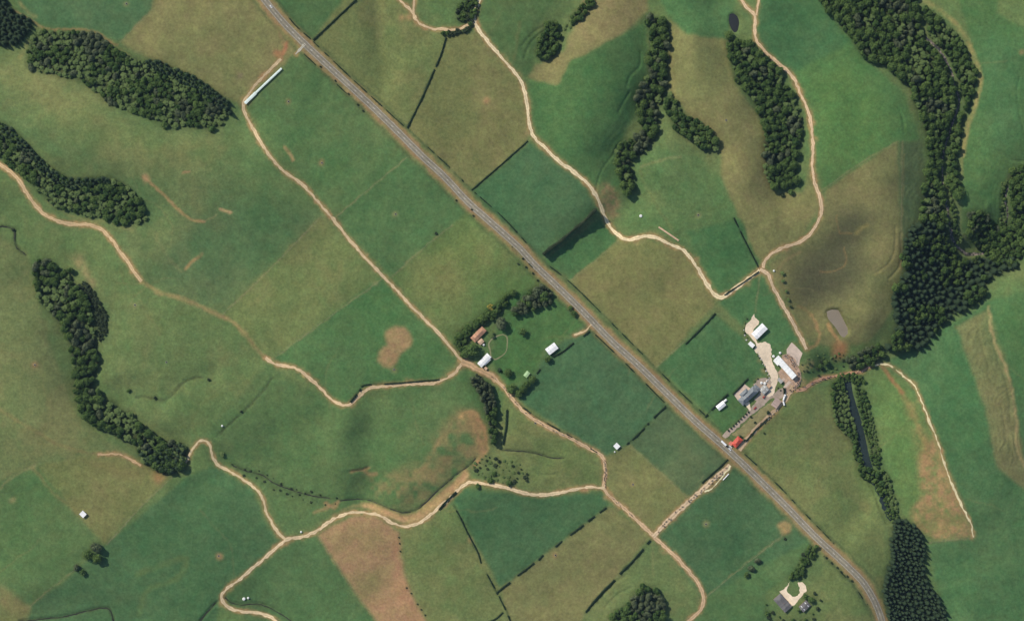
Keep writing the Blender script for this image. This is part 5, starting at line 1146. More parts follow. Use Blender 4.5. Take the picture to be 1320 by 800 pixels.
# ------------------------------------------------------------------ hedges
def hedge(pts, w, h, name, label, group=None, cat='hedge', dens=16, leaf=.42, m='hedge', gaps=0.0, jag=.15, seed=0):
    rs = np.random.default_rng(seed+900)
    P = catmull(pts, 1.0) if len(pts) > 2 else np.array([np.array(pts[0])*(1-t)+np.array(pts[1])*t for t in np.linspace(0, 1, max(3, int(math.dist(*pts))))])
    t = np.gradient(P, axis=0); t /= np.linalg.norm(t, axis=1)[:, None]; nr = np.c_[-t[:, 1], t[:, 0]]
    n = len(P)
    x, y, z = W(P[:, 0], P[:, 1]); ox, oy, oz = x[n//2], y[n//2], z[n//2]
    nr = np.c_[nr[:, 0], -nr[:, 1]]                          # pixel to world
    L = np.arange(n)
    keep = vnoise(L*1.0, L*0.0+seed*5.7, 9, 70) > gaps if gaps else np.ones(n, bool)
    hv = h*(1+jag*2*(vnoise(L*1.0, L*0.0+seed*3.3, 4, 71)-.5)); wv = w*(1+.9*(vnoise(L*1.0, L*0.0+seed*9.1, 6, 72)-.5))
    Vs, Fs, Ts = [], [], []; base = 0
    # dense core
    ring = []
    for i in range(n):
        for u, v in ((-.42, -.15), (-.42, .8), (.42, .8), (.42, -.15)):
            ring.append((x[i]+nr[i, 0]*u*wv[i]*(1 if keep[i] else .1)-ox, y[i]+nr[i, 1]*u*wv[i]*(1 if keep[i] else .1)-oy, z[i]+v*hv[i]*(1 if keep[i] else .02)-oz))
    F = [(4*i+a, 4*i+b_, 4*i+4+b_, 4*i+4+a) for i in range(n-1) for a, b_ in ((0, 1), (1, 2), (2, 3))] + [(0, 3, 2, 1), (4*n-4, 4*n-3, 4*n-2, 4*n-1)]
    Vs.append(np.array(ring)); Fs.append(np.array(F)); Ts.append(np.full(4*n, .1)); base = 4*n
    nq = int(n*dens)
    i = rs.integers(0, n, nq); i = i[keep[i]]; nq = len(i)
    side = rs.random(nq); hh_ = rs.random(nq)**.7
    top = side < .42
    u = np.where(top, rs.uniform(-.5, .5, nq), np.where(side < .71, -.5, .5)); v = np.where(top, 1.0, hh_)
    c = np.stack([x[i]+nr[i, 0]*u*wv[i]+rs.normal(size=nq)*.15-ox, y[i]+nr[i, 1]*u*wv[i]+rs.normal(size=nq)*.15-oy, z[i]+v*hv[i]*rs.uniform(.9, 1.06, nq)-oz], -1)
    nrm = np.stack([nr[i, 0]*u*1.6, nr[i, 1]*u*1.6, np.where(top, 1.0, .25)], -1)+rs.normal(size=(nq, 3))*.35
    v_, f_ = quads_at(c, nrm, rs.uniform(.6, 1.1, nq)*leaf, rs)
    Vs.append(v_); Fs.append(f_+base); Ts.append(np.repeat(np.clip(vnoise(i*1.0, i*0.0+seed, 5, 73)+rs.normal(size=nq)*.15, 0, 1), 4))
    me = tint_mesh(name, np.concatenate(Vs), np.concatenate(Fs), np.concatenate(Ts), M[m])
    return tag(link(name, me, None, None, (ox, oy, oz)), label, cat, group)
for i, (pts, w, h, lab) in enumerate(HEDGES): hedge(pts, w, h, 'hedge', lab, 'clipped field hedges', jag=.32, gaps=.42 if lab.startswith('low hedge along') else .14, leaf=.46, seed=i)
for i, (pts, lab) in enumerate(ROADSIDE): hedge(pts, 1.2, .95 if i < 8 else .8, 'roadside_hedge', lab, 'rough hedges along the highway', dens=8, leaf=.4, gaps=.40 if i < 8 else .56, jag=.6, seed=50+i)
hedge([(768,270),(763,275),(752,286),(737,298),(722,311),(712,318),(700,328)], 3.0, 12.5, 'shelterbelt', 'tall narrow shelterbelt between two green paddocks, casting a broad dark shadow', None, 'shelterbelt', dens=90, leaf=.7, m='shrub', jag=.16, seed=200)

# ------------------------------------------------------------------ fences
for i, (pts, lab) in enumerate(FENCES):
    P = catmull(pts, 4.0); x, y, z = W(P[:, 0], P[:, 1])
    root = empty('fence', (x[0], y[0], z[0])); tag(root, lab, 'fence', 'post and wire fences')
    mp, mw = MB(), MB()
    for k in range(len(P)):
        a, b_, c = x[k]-x[0], y[k]-y[0], z[k]-z[0]
        mp.box(a-.09, a+.09, b_-.09, b_+.09, c-.4, c+1.15)
        if k:
            for hz in (.45, .78, 1.05):
                p0 = (x[k-1]-x[0], y[k-1]-y[0], z[k-1]-z[0]+hz); p1 = (a, b_, c+hz)
                mw.tube(p0, p1, .012, .012, 3, False)
    mp.build('posts', M['wood'], root); mw.build('wires', M['wire'], root)

# ------------------------------------------------------------------ buildings
def rect_frame(c):
    """four roof corners in pixels -> centre, long axis angle (world), length, width"""
    p = [np.array(at(*q)) for q in c]
    cen = sum(p)/4
    e0 = (p[1]-p[0]+p[2]-p[3])/2; e1 = (p[2]-p[1]+p[3]-p[0])/2
    l0, l1 = np.linalg.norm(e0[:2]), np.linalg.norm(e1[:2])
    if l1 > l0: e0, l0, l1 = e1, l1, l0
    return cen, math.atan2(e0[1], e0[0]), l0, l1
def roof_shape(mb, cx, cy, L, Wd, z, pitch, kind, th=.16):
    a, b_ = L/2, Wd/2; rise = b_*math.tan(pitch)
    def two(top, faces):
        n = len(top); bot = [(p[0], p[1], p[2]-th) for p in top]
        V = [(p[0]+cx, p[1]+cy, p[2]+z) for p in top+bot]
        edges = {}
        for f in faces:
            for i in range(len(f)):
                e = (f[i], f[(i+1) % len(f)])
                if (e[1], e[0]) in edges: del edges[(e[1], e[0])]
                else: edges[e] = 1
        mb.add(V, faces+[tuple(n+i for i in f[::-1]) for f in faces]+[(e[1], e[0], n+e[0], n+e[1]) for e in edges])
    if kind == 'gable':
        two([(-a,-b_,0),(a,-b_,0),(a,0,rise),(-a,0,rise),(a,b_,0),(-a,b_,0)], [(0,1,2,3),(3,2,4,5)])
    elif kind == 'hip':
        k = min(b_, a*.92)
        two([(-a,-b_,0),(a,-b_,0),(a,b_,0),(-a,b_,0),(-a+k,0,rise),(a-k,0,rise)], [(0,1,5,4),(1,2,5),(2,3,4,5),(3,0,4)])
    else:
        rise = Wd*math.tan(pitch)
        two([(-a,-b_,rise),(a,-b_,rise),(a,b_,0),(-a,b_,0)], [(0,1,2,3)])
    return rise
def building(name, label, cat, blocks, wall, group=None, windows=2, door=True, chimney=False, shed=False):
    """blocks: (corners, roof kind, pitch deg, eave height, roof material); the first sets the frame"""
    cen, ang, L, Wd = rect_frame(blocks[0][0])
    pts = [at(*q) for b_ in blocks for q in b_[0]]
    z0 = min(p[2] for p in pts)
    root = empty(name, (cen[0], cen[1], z0), ang); tag(root, label, cat, group)
    ca, sa = math.cos(-ang), math.sin(-ang)
    for i, (c, kind, pitch, eave, rm) in enumerate(blocks):
        c2, a2, L2, W2 = rect_frame(c)
        dx, dy = c2[0]-cen[0], c2[1]-cen[1]; lx, ly = dx*ca-dy*sa, dx*sa+dy*ca
        r2 = a2-ang
        zo = max(p[2] for p in [at(*q) for q in c])-z0
        sub = MB(); rise = roof_shape(sub, 0, 0, L2, W2, eave+zo, math.radians(pitch), kind)
        nm = 'roof' if i == 0 else 'wing_roof'
        ro = sub.build(nm, M[rm], root); ro.location = (lx, ly, 0.03*i); ro.rotation_euler = (0, 0, r2)
        if kind in ('gable', 'hip'):
            k = L2/2 if kind == 'gable' else L2/2-min(W2/2, L2*.46)
            rc = MB().add([(-k,-.22,eave+zo+rise-.06),(k,-.22,eave+zo+rise-.06),(k,0,eave+zo+rise+.06),(-k,0,eave+zo+rise+.06),(k,.22,eave+zo+rise-.06),(-k,.22,eave+zo+rise-.06)], [(0,1,2,3),(3,2,4,5)]).build('ridge_cap', M[rm], ro)
        if shed and kind == 'gable' and i == 0 and L2 > 9:          # clear sheets let into the iron
            tp = math.tan(math.radians(pitch)); nsk = max(2, int(L2/5))
            for k in range(nsk):
                cx = (k+.5)/nsk*L2-L2/2
                for sg in (-1, 1):
                    y0, y1 = sg*W2*.14, sg*W2*.40; za, zb = eave+zo+rise-abs(y0)*tp+.03, eave+zo+rise-abs(y1)*tp+.03
                    f = [(cx-.5, y0, za), (cx+.5, y0, za), (cx+.5, y1, zb), (cx-.5, y1, zb)]
                    MB().hexa([(p[0], p[1], p[2]-.02) for p in f], f).build('skylight', M['skylight'], ro)
        ov = .35; a, b_ = L2/2-ov, W2/2-ov; wl = MB(); top = eave+zo-.05
        if kind == 'gable':
            rg = rise*(b_/(W2/2))-.1+ .0
            wl.add([(-a,-b_,-.5),(a,-b_,-.5),(a,b_,-.5),(-a,b_,-.5),(-a,-b_,top),(a,-b_,top),(a,b_,top),(-a,b_,top),(-a,0,top+rg),(a,0,top+rg)],
                   [(0,1,5,4),(2,3,7,6),(1,2,6,9,5),(3,0,4,8,7),(0,3,2,1),(4,5,9,8),(8,9,6,7)])
        elif kind == 'hip': wl.box(-a, a, -b_, b_, -.5, top)
        else:
            r_ = W2*math.tan(math.radians(pitch))*.93
            wl.add([(-a,-b_,-.5),(a,-b_,-.5),(a,b_,-.5),(-a,b_,-.5),(-a,-b_,top+r_),(a,-b_,top+r_),(a,b_,top),(-a,b_,top)], [(0,3,2,1),(4,5,6,7),(0,1,5,4),(1,2,6,5),(2,3,7,6),(3,0,4,7)])
        wo = wl.build('wall', M[wall], root); wo.location = (lx, ly, 0); wo.rotation_euler = (0, 0, r2)
        nw = windows if i == 0 else 1
        for s in (-1, 1):
            for k in range(nw):
                cx = (k+.5)/nw*2*a-a + (0 if nw > 1 else .8)
                if abs(cx) > a-.8: continue
                w = MB().box(cx-.7, cx+.7, min(s*b_, s*(b_+.05)), max(s*b_, s*(b_+.05)), zo+.95, zo+min(2.0, eave-.3)).build('window', M['glass'], wo)
                MB().box(cx-.8, cx+.8, min(s*(b_+.001), s*(b_+.09)), max(s*(b_+.001), s*(b_+.09)), zo+.86, zo+.945).build('sill', M['white_paint'], w)
        if i == 0 and door:
            hw, hh = (1.8, min(3.0, eave-.2)) if shed else (.5, 2.05)
            dd = MB().box(a, a+.06, -hw, hw, zo, zo+hh).build('door', M['door'], root); dd.rotation_euler = (0, 0, 0)
            MB().box(a+.065, a+.12, hw-.25, hw-.12, zo+.95, zo+1.1).build('handle', M['steel'], dd)
        if i == 0 and chimney:
            MB().box(.6, 1.3, .5, 1.2, eave+zo+.2, eave+zo+rise+.9).build('chimney', M['wall_brick'], ro)
    return root
building('hay_shed', 'large white-roofed hay shed standing beside the pale gravel loop', 'shed', [([(981.8,416.3),(989.4,423.6),(975,437.5),(968.2,429.9)], 'gable', 10, 3.4, 'roof_white')], 'wall_grey', windows=0, shed=True)
building('small_shed', 'small white-roofed shed at the edge of the pale gravel loop', 'shed', [([(967.2,439.4),(973.1,444.7),(969.4,448.4),(963.6,443)], 'gable', 9, 3.0, 'roof_white')], 'wall_grey', windows=1, shed=True)
building('milking_shed', 'long bright white milking shed with a wider head end in the dairy yard', 'milking shed', [([(1003.2,457.8),(1026.3,483.6),(1020.4,488.5),(997.2,462.6)], 'gable', 9, 4.2, 'roof_bright'), ([(1001,460.5),(1006.6,466.9),(1001.8,471.2),(996,464.6)], 'mono', 3, 3.4, 'roof_bright')], 'wall_pale', windows=4, shed=True)
building('plant_room', 'small square grey-roofed building below the milking shed', 'shed', [([(1004,485.8),(1009.2,491),(1006.2,494.4),(1001.2,489)], 'mono', 5, 2.8, 'roof_lgrey')], 'wall_grey', windows=1)
building('farmhouse', 'large farmhouse with a grey hipped roof and rear wing beside the dairy yard', 'house', [([(970.2,497.2),(977.2,504.6),(957.6,522.8),(950.6,515.2)], 'hip', 37, 2.8, 'roof_grey'), ([(961.4,500),(966.4,505.2),(957.4,513.4),(952.4,508.2)], 'hip', 36, 2.8, 'roof_grey'), ([(973.6,495.2),(980.6,500.8),(975.6,505.4),(968.6,499.8)], 'hip', 26, 2.7, 'roof_grey')], 'wall_pale', windows=4, chimney=True)
building('peach_shed', 'small peach-roofed shed between the white tanks and the gravel loop', 'shed', [([(990.6,493.6),(994,497.2),(991,500.2),(987.6,496.6)], 'mono', 6, 2.4, 'roof_tan')], 'wall_grey', windows=0, door=False)
building('garage', 'square light-grey garage between farmhouse and white tanks', 'garage', [([(985.2,494.8),(991.6,501.6),(984.2,508.4),(977.8,501.6)], 'gable', 12, 2.8, 'roof_lgrey')], 'wall_grey', windows=1, shed=True)
building('cottage', 'long pale cottage standing on grass behind a clipped hedge', 'cottage', [([(931.6,515.6),(935.6,522),(926.8,529),(922.4,523.4)], 'gable', 22, 2.6, 'roof_white'), ([(935.6,513.4),(937,515.6),(933.6,518.4),(932.2,516.2)], 'gable', 20, 2.3, 'roof_white')], 'wall_pale', windows=3)
building('implement_shed', 'weathered pinkish-roofed implement shed beside the cattle race', 'shed', [([(1000,511.5),(1007,517),(1000.2,526.6),(993.4,521)], 'mono', 7, 3.4, 'roof_pink')], 'wall_grey', windows=0, shed=True)
building('red_roofed_house', 'small house with bright red roof where the farm drive meets the highway', 'house', [([(951.2,561),(957.4,566.8),(948.2,577.2),(942,571.4)], 'hip', 27, 2.8, 'roof_red'), ([(941.8,567.6),(945.2,570.8),(942.2,574.4),(938.8,571.2)], 'mono', 8, 2.5, 'roof_pinkred')], 'wall_pale', windows=3, chimney=True)
building('brown_roofed_house', 'house with orange-brown hipped roof among garden trees', 'house', [([(620.8,420.6),(627.6,425.6),(612.8,441.2),(606,435.4)], 'hip', 24, 2.8, 'roof_brown')], 'wall_pale', windows=4, chimney=True)
building('garden_shed', 'small tan-roofed building beside the orange-brown house', 'shed', [([(620.4,435.6),(624.8,440),(619.2,444.4),(615,440.4)], 'gable', 15, 2.5, 'roof_tan')], 'wall_pale', windows=1)
building('long_white_shed', 'long white-roofed shed at the lane below the very large garden tree', 'shed', [([(628.3,454.6),(633.2,460.2),(620.8,473.6),(615.2,467.8)], 'gable', 10, 3.4, 'roof_white'), ([(630.4,460.8),(632.8,463.4),(625.2,470.6),(622.8,468)], 'mono', 5, 2.8, 'roof_white')], 'wall_grey', windows=2, shed=True)
building('lean_to', 'tiny tan lean-to below the long white shed', 'shed', [([(626,471.8),(628.8,474.6),(626.4,477),(623.8,474.4)], 'mono', 8, 2.2, 'roof_tan')], 'wall_pale', windows=0, door=False)
building('white_barn', 'square white-roofed barn standing on the open lawn by a hedge', 'barn', [([(714.4,440.8),(719.7,448.8),(708.3,457.3),(702.4,450)], 'gable', 9, 3.6, 'roof_white')], 'wall_grey', windows=1, shed=True)
building('pale_green_shed', 'small pale green-roofed shed at the head of a tree row', 'shed', [([(679.4,477.1),(683.6,481),(678.8,486.7),(674.6,483.3)], 'gable', 12, 2.6, 'roof_green')], 'wall_pale', windows=1)
building('field_shed', 'small white-roofed shed alone in the western pasture', 'shed', [([(107.1,657.2),(112.3,661.9),(107.8,667.2),(102.8,661.9)], 'gable', 8, 3.4, 'roof_white')], 'wall_grey', windows=0, shed=True)
building('pump_shed', 'small white-roofed shed in the corner near the lane junction', 'shed', [([(794.8,569.9),(799.6,574.6),(795.1,579.3),(790.3,574.4)], 'gable', 8, 2.6, 'roof_white')], 'wall_grey', windows=0, shed=True)
building('grey_roofed_house', 'slate-grey roofed house beside a gravel circle near the road bend', 'house', [([(1005.4,763.6),(1020.6,780.4),(1011.6,789),(996.6,772)], 'hip', 22, 2.8, 'roof_slate')], 'wall_brick', windows=4, chimney=True)
building('house_garage', 'smaller slate-grey roofed garage across from the gravel circle', 'garage', [([(1038,773.2),(1045.6,778.6),(1035.6,788),(1028.4,781.6)], 'gable', 14, 2.6, 'roof_slate')], 'wall_brick', windows=1, shed=True)

def shelter(name, label, cat, p0, p1, w0, h, m, wide_from=None, w1=None):
    """long low covered feed line: roof on posts"""
    a = np.array(at(*p0)); b_ = np.array(at(*p1)); L = np.linalg.norm((b_-a)[:2]); ang = math.atan2(b_[1]-a[1], b_[0]-a[0])
    root = empty(name, tuple(a), ang); tag(root, label, cat)
    segs = [(0, L if wide_from is None else L*wide_from, w0, 'roof')] + ([] if wide_from is None else [(L*wide_from+.05, L, w1, 'wide_roof')])
    pm = MB()
    us = np.linspace(0, L, 40); gz = H(a[0]+math.cos(ang)*us, a[1]+math.sin(ang)*us)-a[2]
    gz = np.maximum(gz, blur(gz[:, None], 5)[:, 0])
    dz = lambda u: float(np.interp(u, us, gz))+.06
    for x0, x1, w, nm in segs:
        r = MB(); n = max(1, int((x1-x0)/3)); hw = w/2
        for k in range(n):
            u0 = x0+(x1-x0)*k/n; u1 = x0+(x1-x0)*(k+1)/n; d0, d1 = dz(u0), dz(u1)
            r.hexa([(u0,-hw,h-.12+d0),(u1,-hw,h-.12+d1),(u1,0,h+.13+d1),(u0,0,h+.13+d0)], [(u0,-hw,h+d0),(u1,-hw,h+d1),(u1,0,h+.25+d1),(u0,0,h+.25+d0)])
            r.hexa([(u0,0,h+.13+d0),(u1,0,h+.13+d1),(u1,hw,h-.12+d1),(u0,hw,h-.12+d0)], [(u0,0,h+.25+d0),(u1,0,h+.25+d1),(u1,hw,h+d1),(u0,hw,h+d0)])
            for s in (-1, 1): pm.box(u0+.4, u0+.55, s*hw*.85-.06, s*hw*.85+.06, d0-1.0, d0+h-.05)
        r.build(nm, M[m], root)
    pm.build('posts', M['wood'], root)
    return root
shelter('feed_shelter', 'very long narrow pale mint-white shelter beside the farm lane', 'shelter', (363.2,88.4), (316,133.5), 2.6, 2.2, 'roof_mint', .70, 4.0)
shelter('feed_line', 'narrow cream feed line on the grass above the curving track', 'feed trough', (849,292.6), (875,310.2), 2.0, .7, 'roof_tan')
shelter('feed_trough', 'short thin white feed trough beside the pale track strip', 'feed trough', (939.4,610.2), (932,618.2), 1.2, .8, 'roof_white')

# ------------------------------------------------------------------ tanks and troughs
def tank(px, py, r, h, label, group=None, name='water_tank'):
    x, y, z = at(px, py); root = empty(name, (x, y, z)); tag(root, label, 'tank', group)
    MB().lathe([(r*.98, -.3), (r, 0), (r, h*.8), (r*.93, h*.86), (r*.5, h*.97), (.01, h)], 18).build('tank_body', M['poly'], root, True)
    MB().lathe([(.3, h*.93), (.3, h*1.04), (.01, h*1.05)], 10).build('lid', M['dark'], root)
    MB().tube((r*.98, 0, .3), (r+.6, 0, .3), .06, .06, 6).build('outlet_pipe', M['dark'], root)
for px, py, r, lab, grp in ((981.5,493.2,1.7,'round white water tank beside the garage','white tanks beside the garage'),(985.8,493.8,1.8,'round white water tank beside the garage','white tanks beside the garage'),(988.4,490.8,1.0,'small white tank by the gravel loop hedge',None),
                        (1005.5,454.6,1.5,'cream round tank at the head of the milking shed',None),(997,459,1.7,'white milk vat at the corner of the milking shed',None),(623.5,444.2,1.4,'white tank beside the tan-roofed garden shed',None),
                        (826,278.4,1.9,'single white tank on the grass above the feed line',None),(997.5,349,1.3,'white tank beside the track junction',None),(314.5,771.2,2.0,'white tank on the grass beside the lower ditch',None),(320,770,1.4,'smaller grey-white tank beside the lower ditch tank',None),(388.2,685,1.3,'small white tank beside the curving lane',None),(792.4,582,1.0,'tiny white tank beside the pump shed',None),(286.5,548.5,1.3,'small white tank beside the ditch fence',None)):
    tank(px, py, r, 2.0 if r > 1.2 else 1.4, lab, grp)
for px, py in ((510,276),(415,210),(174,393),(508,476),(282,716),(910,675),(45,470),(372,131),(900,277),(936,155),(816,624),(716,715),(690,545),(163,5),(214.5,466.5)):
    x, y, z = at(px, py); o = empty('water_trough', (x, y, z), px*1.3); tag(o, 'round concrete water trough in a worn ring in open pasture', 'trough', 'pasture water troughs')
    MB().lathe([(1.15, -.2), (1.25, .6), (1.1, .62), (1.05, .3), (.01, .3)], 14).build('trough_wall', M['troughc'], o)
    MB().lathe([(1.04, .45), (.01, .46)], 14).build('trough_water', M['mud'], o)

# ------------------------------------------------------------------ vehicles
def wheel(parent, x, y, r, w, name='wheel'):
    o = MB().tube((x, y-w/2, r), (x, y+w/2, r), r, r, 14).build(name, M['tyre'], parent)
    MB().tube((x, y-w/2-.01, r), (x, y+w/2+.01, r), r*.55, r*.55, 10).build('rim', M['steel'], o)
def heading(p, q):
    a, b_ = at(*p), at(*q); return math.atan2(b_[1]-a[1], b_[0]-a[0])
def car(px, py, ang, paint, label, lift=.0, name='parked_car', ute=False):
    x, y, z = at(px, py); r = empty(name, (x, y, z+lift), ang); tag(r, label, 'car')
    MB().hexa([(-2.2,-.85,.35),(2.2,-.85,.35),(2.2,.85,.35),(-2.2,.85,.35)], [(-2.15,-.88,.92),(2.1,-.84,.82),(2.1,.84,.82),(-2.15,.88,.92)]).build('body', M[paint], r, bevel=.08)
    x0, x1 = (-.3, 1.0) if ute else (-1.8, .95)
    MB().hexa([(x0,-.8,.88),(x1,-.8,.86),(x1,.8,.86),(x0,.8,.88)], [(x0+.35,-.64,1.42),(x1-.65,-.64,1.42),(x1-.65,.64,1.42),(x0+.35,.64,1.42)]).build('windows', M['glass'], r)
    MB().box(x0+.36, x1-.66, -.62, .62, 1.41, 1.47).build('roof', M[paint], r)
    if ute: MB().box(-2.1, -.4, -.72, .72, .93, .96).build('tray', M['dark'], r)
    for s in (-1, 1):
        MB().box(2.02, 2.14, s*.6-.16, s*.6+.16, .58, .74).build('headlight', M['lamp'], r)
        for wx in (-1.35, 1.35): wheel(r, wx, s*.78, .33, .22)
    return r
def truck(px, py, ang, label, lift=0.0):
    x, y, z = at(px, py); r = empty('box_truck', (x, y, z+lift), ang); tag(r, label, 'truck')
    MB().box(-5.4, 5.0, -.5, .5, .55, .8).build('chassis', M['dark'], r)
    MB().box(-5.4, 3.0, -1.22, 1.22, .95, 3.7).build('cargo_box', M['white_paint'], r, bevel=.06)
    c = MB().hexa([(3.2,-1.15,.6),(5.3,-1.15,.6),(5.3,1.15,.6),(3.2,1.15,.6)], [(3.2,-1.1,2.7),(4.9,-1.1,2.7),(4.9,1.1,2.7),(3.2,1.1,2.7)]).build('cab', M['dark'], r, bevel=.08)
    MB().add([(5.24,-1.0,1.55),(5.24,1.0,1.55),(5.02,.95,2.45),(5.02,-.95,2.45)], [(0,1,2,3)]).build('windscreen', M['glass'], c)
    for s in (-1, 1):
        MB().box(5.28, 5.36, s*.85-.15, s*.85+.15, .8, 1.0).build('headlight', M['lamp'], r)
        for wx in (-3.9, -2.8, 4.2): wheel(r, wx, s*1.05, .5, .3)
def tanker(px, py, ang, label):
    x, y, z = at(px, py); r = empty('tank_truck', (x, y, z+.3), ang); tag(r, label, 'truck')
    MB().box(-3.6, 4.4, -.45, .45, .6, .85).build('chassis', M['dark'], r)
    t = MB(); n = 14
    t.tube((-3.6, 0, 2.05), (1.7, 0, 2.05), 1.15, 1.15, n); t.tube((1.7, 0, 2.05), (1.95, 0, 2.05), 1.15, .7, n); t.tube((-3.85, 0, 2.05), (-3.6, 0, 2.05), .7, 1.15, n)
    t.build('tank_body', M['white_paint'], r, False)
    c = MB().hexa([(2.2,-1.15,.6),(4.6,-1.15,.6),(4.6,1.15,.6),(2.2,1.15,.6)], [(2.2,-1.1,2.8),(4.3,-1.1,2.8),(4.3,1.1,2.8),(2.2,1.1,2.8)]).build('cab', M['white_paint'], r, bevel=.1)
    MB().add([(4.57,-1.0,1.6),(4.57,1.0,1.6),(4.38,.95,2.5),(4.38,-.95,2.5)], [(0,1,2,3)]).build('windscreen', M['glass'], c)
    tr = MB(); a = math.radians(34); ca, sa = math.cos(a), math.sin(a); p0 = Vector((-4.6, -.25, 2.0)); p1 = p0+Vector((-5.6*ca, -5.6*sa, 0))
    tr.tube(p0, p1, 1.1, 1.1, n); tr.build('trailer_tank', M['white_paint'], r)
    MB().tube((-3.7, 0, .8), (-4.9, -.4, .8), .08, .08, 6).build('drawbar', M['dark'], r)
    for s in (-1, 1):
        for wx in (-3.0, -1.9, 3.5): wheel(r, wx, s*1.0, .5, .3)
        for d_ in (1.2, 4.4):
            p = p0+Vector((-d_*ca, -d_*sa, 0))+Vector((sa*s, -ca*s, 0))*.9; wheel(r, p.x, p.y, .5, .3)
def tractor(px, py, ang, label):
    x, y, z = at(px, py); r = empty('tractor', (x, y, z+.27), ang); tag(r, label, 'tractor')
    MB().hexa([(.0,-.4,.8),(2.2,-.35,.8),(2.2,.35,.8),(.0,.4,.8)], [(.0,-.38,1.55),(2.1,-.3,1.35),(2.1,.3,1.35),(.0,.38,1.55)]).build('bonnet', M['red_paint'], r, bevel=.05)
    MB().hexa([(-1.4,-.7,1.0),(.1,-.65,1.0),(.1,.65,1.0),(-1.4,.7,1.0)], [(-1.3,-.62,2.5),(-.05,-.58,2.5),(-.05,.58,2.5),(-1.3,.62,2.5)]).build('cab', M['glass'], r)
    MB().box(-1.45, .1, -.75, .75, 2.5, 2.62).build('cab_roof', M['red_paint'], r, bevel=.04)
    MB().tube((1.2, .15, 1.4), (1.2, .15, 2.4), .05, .05, 6).build('exhaust', M['dark'], r)
    for s in (-1, 1):
        wheel(r, -.75, s*.95, .85, .5); wheel(r, 1.7, s*.8, .5, .3)
        MB().hexa([(-1.5,s*.95-.28,1.62),(0,s*.95-.28,1.62),(0,s*.95+.28,1.62),(-1.5,s*.95+.28,1.62)], [(-1.3,s*.95-.28,1.8),(-.2,s*.95-.28,1.8),(-.2,s*.95+.28,1.8),(-1.3,s*.95+.28,1.8)]).build('mudguard', M['red_paint'], r)
rd = heading((345,5),(392,56))
car(349.4,8.6, rd, 'white_paint', 'white car driving on the highway beyond the mint-white shelter', .34, 'travelling_car')
truck(933.6,571.6, heading((925,563),(945,582)), 'white box truck with dark cab stopped on the highway by the red-roofed house', .34)
car(941.6,575.4, heading((925,563),(945,582)), 'white_paint', 'white car parked under the eaves of the red-roofed house', .0)
car(940.4,578.6, heading((925,563),(945,582)), 'white_paint', 'white car parked at the highway mouth of the cattle race', .30)
car(973.2,525.6, heading((973,526),(978,521)), 'red_paint', 'dark red car parked on the drive below the farmhouse', .26)
tractor(984.4,511.4, heading((984,511),(990,508)), 'red tractor parked in front of the light-grey garage')
tanker(1010.6,512.2, heading((1009,517),(1012,508)), 'white tank truck and trailer turning into the cattle race')

# ------------------------------------------------------------------ cows
def cow_mesh():
    bm = bmesh.new(); sk = bm.verts.layers.skin.verify()
    pts = {'rump': ((-.75,0,1.15), (.30,.30)), 'belly': ((-.1,0,1.08), (.37,.36)), 'chest': ((.5,0,1.12), (.31,.33)), 'neck': ((.85,0,1.28), (.17,.21)), 'poll': ((1.1,0,1.42), (.13,.14)), 'muzzle': ((1.45,0,1.18), (.08,.09))}
    v = {}
    for k, (p, r) in pts.items():
        v[k] = bm.verts.new(p); v[k][sk].radius = r
    for a, b_ in (('rump','belly'),('belly','chest'),('chest','neck'),('neck','poll'),('poll','muzzle')): bm.edges.new((v[a], v[b_]))
    for s in (-1, 1):
        for nm, chain in (('rump', [(-.72,.2,.85,.15),(-.62,.22,.62,.10),(-.8,.22,.38,.06),(-.76,.22,.02,.06)]), ('chest', [(.5,.18,.78,.11),(.5,.19,.45,.07),(.5,.19,.02,.06)])):
            prev = v[nm]
            for x, y, z, r in chain:
                q = bm.verts.new((x, y*s, z)); q[sk].radius = (r, r); bm.edges.new((prev, q)); prev = q
        e = bm.verts.new((1.08, .2*s, 1.46)); e[sk].radius = (.05, .04); bm.edges.new((v['poll'], e))
    tl = bm.verts.new((-1.05,0,1.2)); tl[sk].radius = (.04,.04); bm.edges.new((v['rump'], tl)); t2 = bm.verts.new((-1.12,0,.6)); t2[sk].radius = (.035,.035); bm.edges.new((tl, t2))
    v['rump'][sk].use_root = True
    me = bpy.data.meshes.new('cow_skeleton'); bm.to_mesh(me); bm.free()
    o = bpy.data.objects.new('cow_skeleton', me); COL.objects.link(o)
    o.modifiers.new('skin', 'SKIN'); sd = o.modifiers.new('sub', 'SUBSURF'); sd.levels = 1
    bpy.context.view_layer.update()
    out = bpy.data.meshes.new_from_object(o.evaluated_get(bpy.context.evaluated_depsgraph_get()))
    bpy.data.objects.remove(o)
    out.name = 'cow'; out.polygons.foreach_set('use_smooth', np.ones(len(out.polygons), dtype=bool))
    return out
COW = cow_mesh()
cow_cols = {}
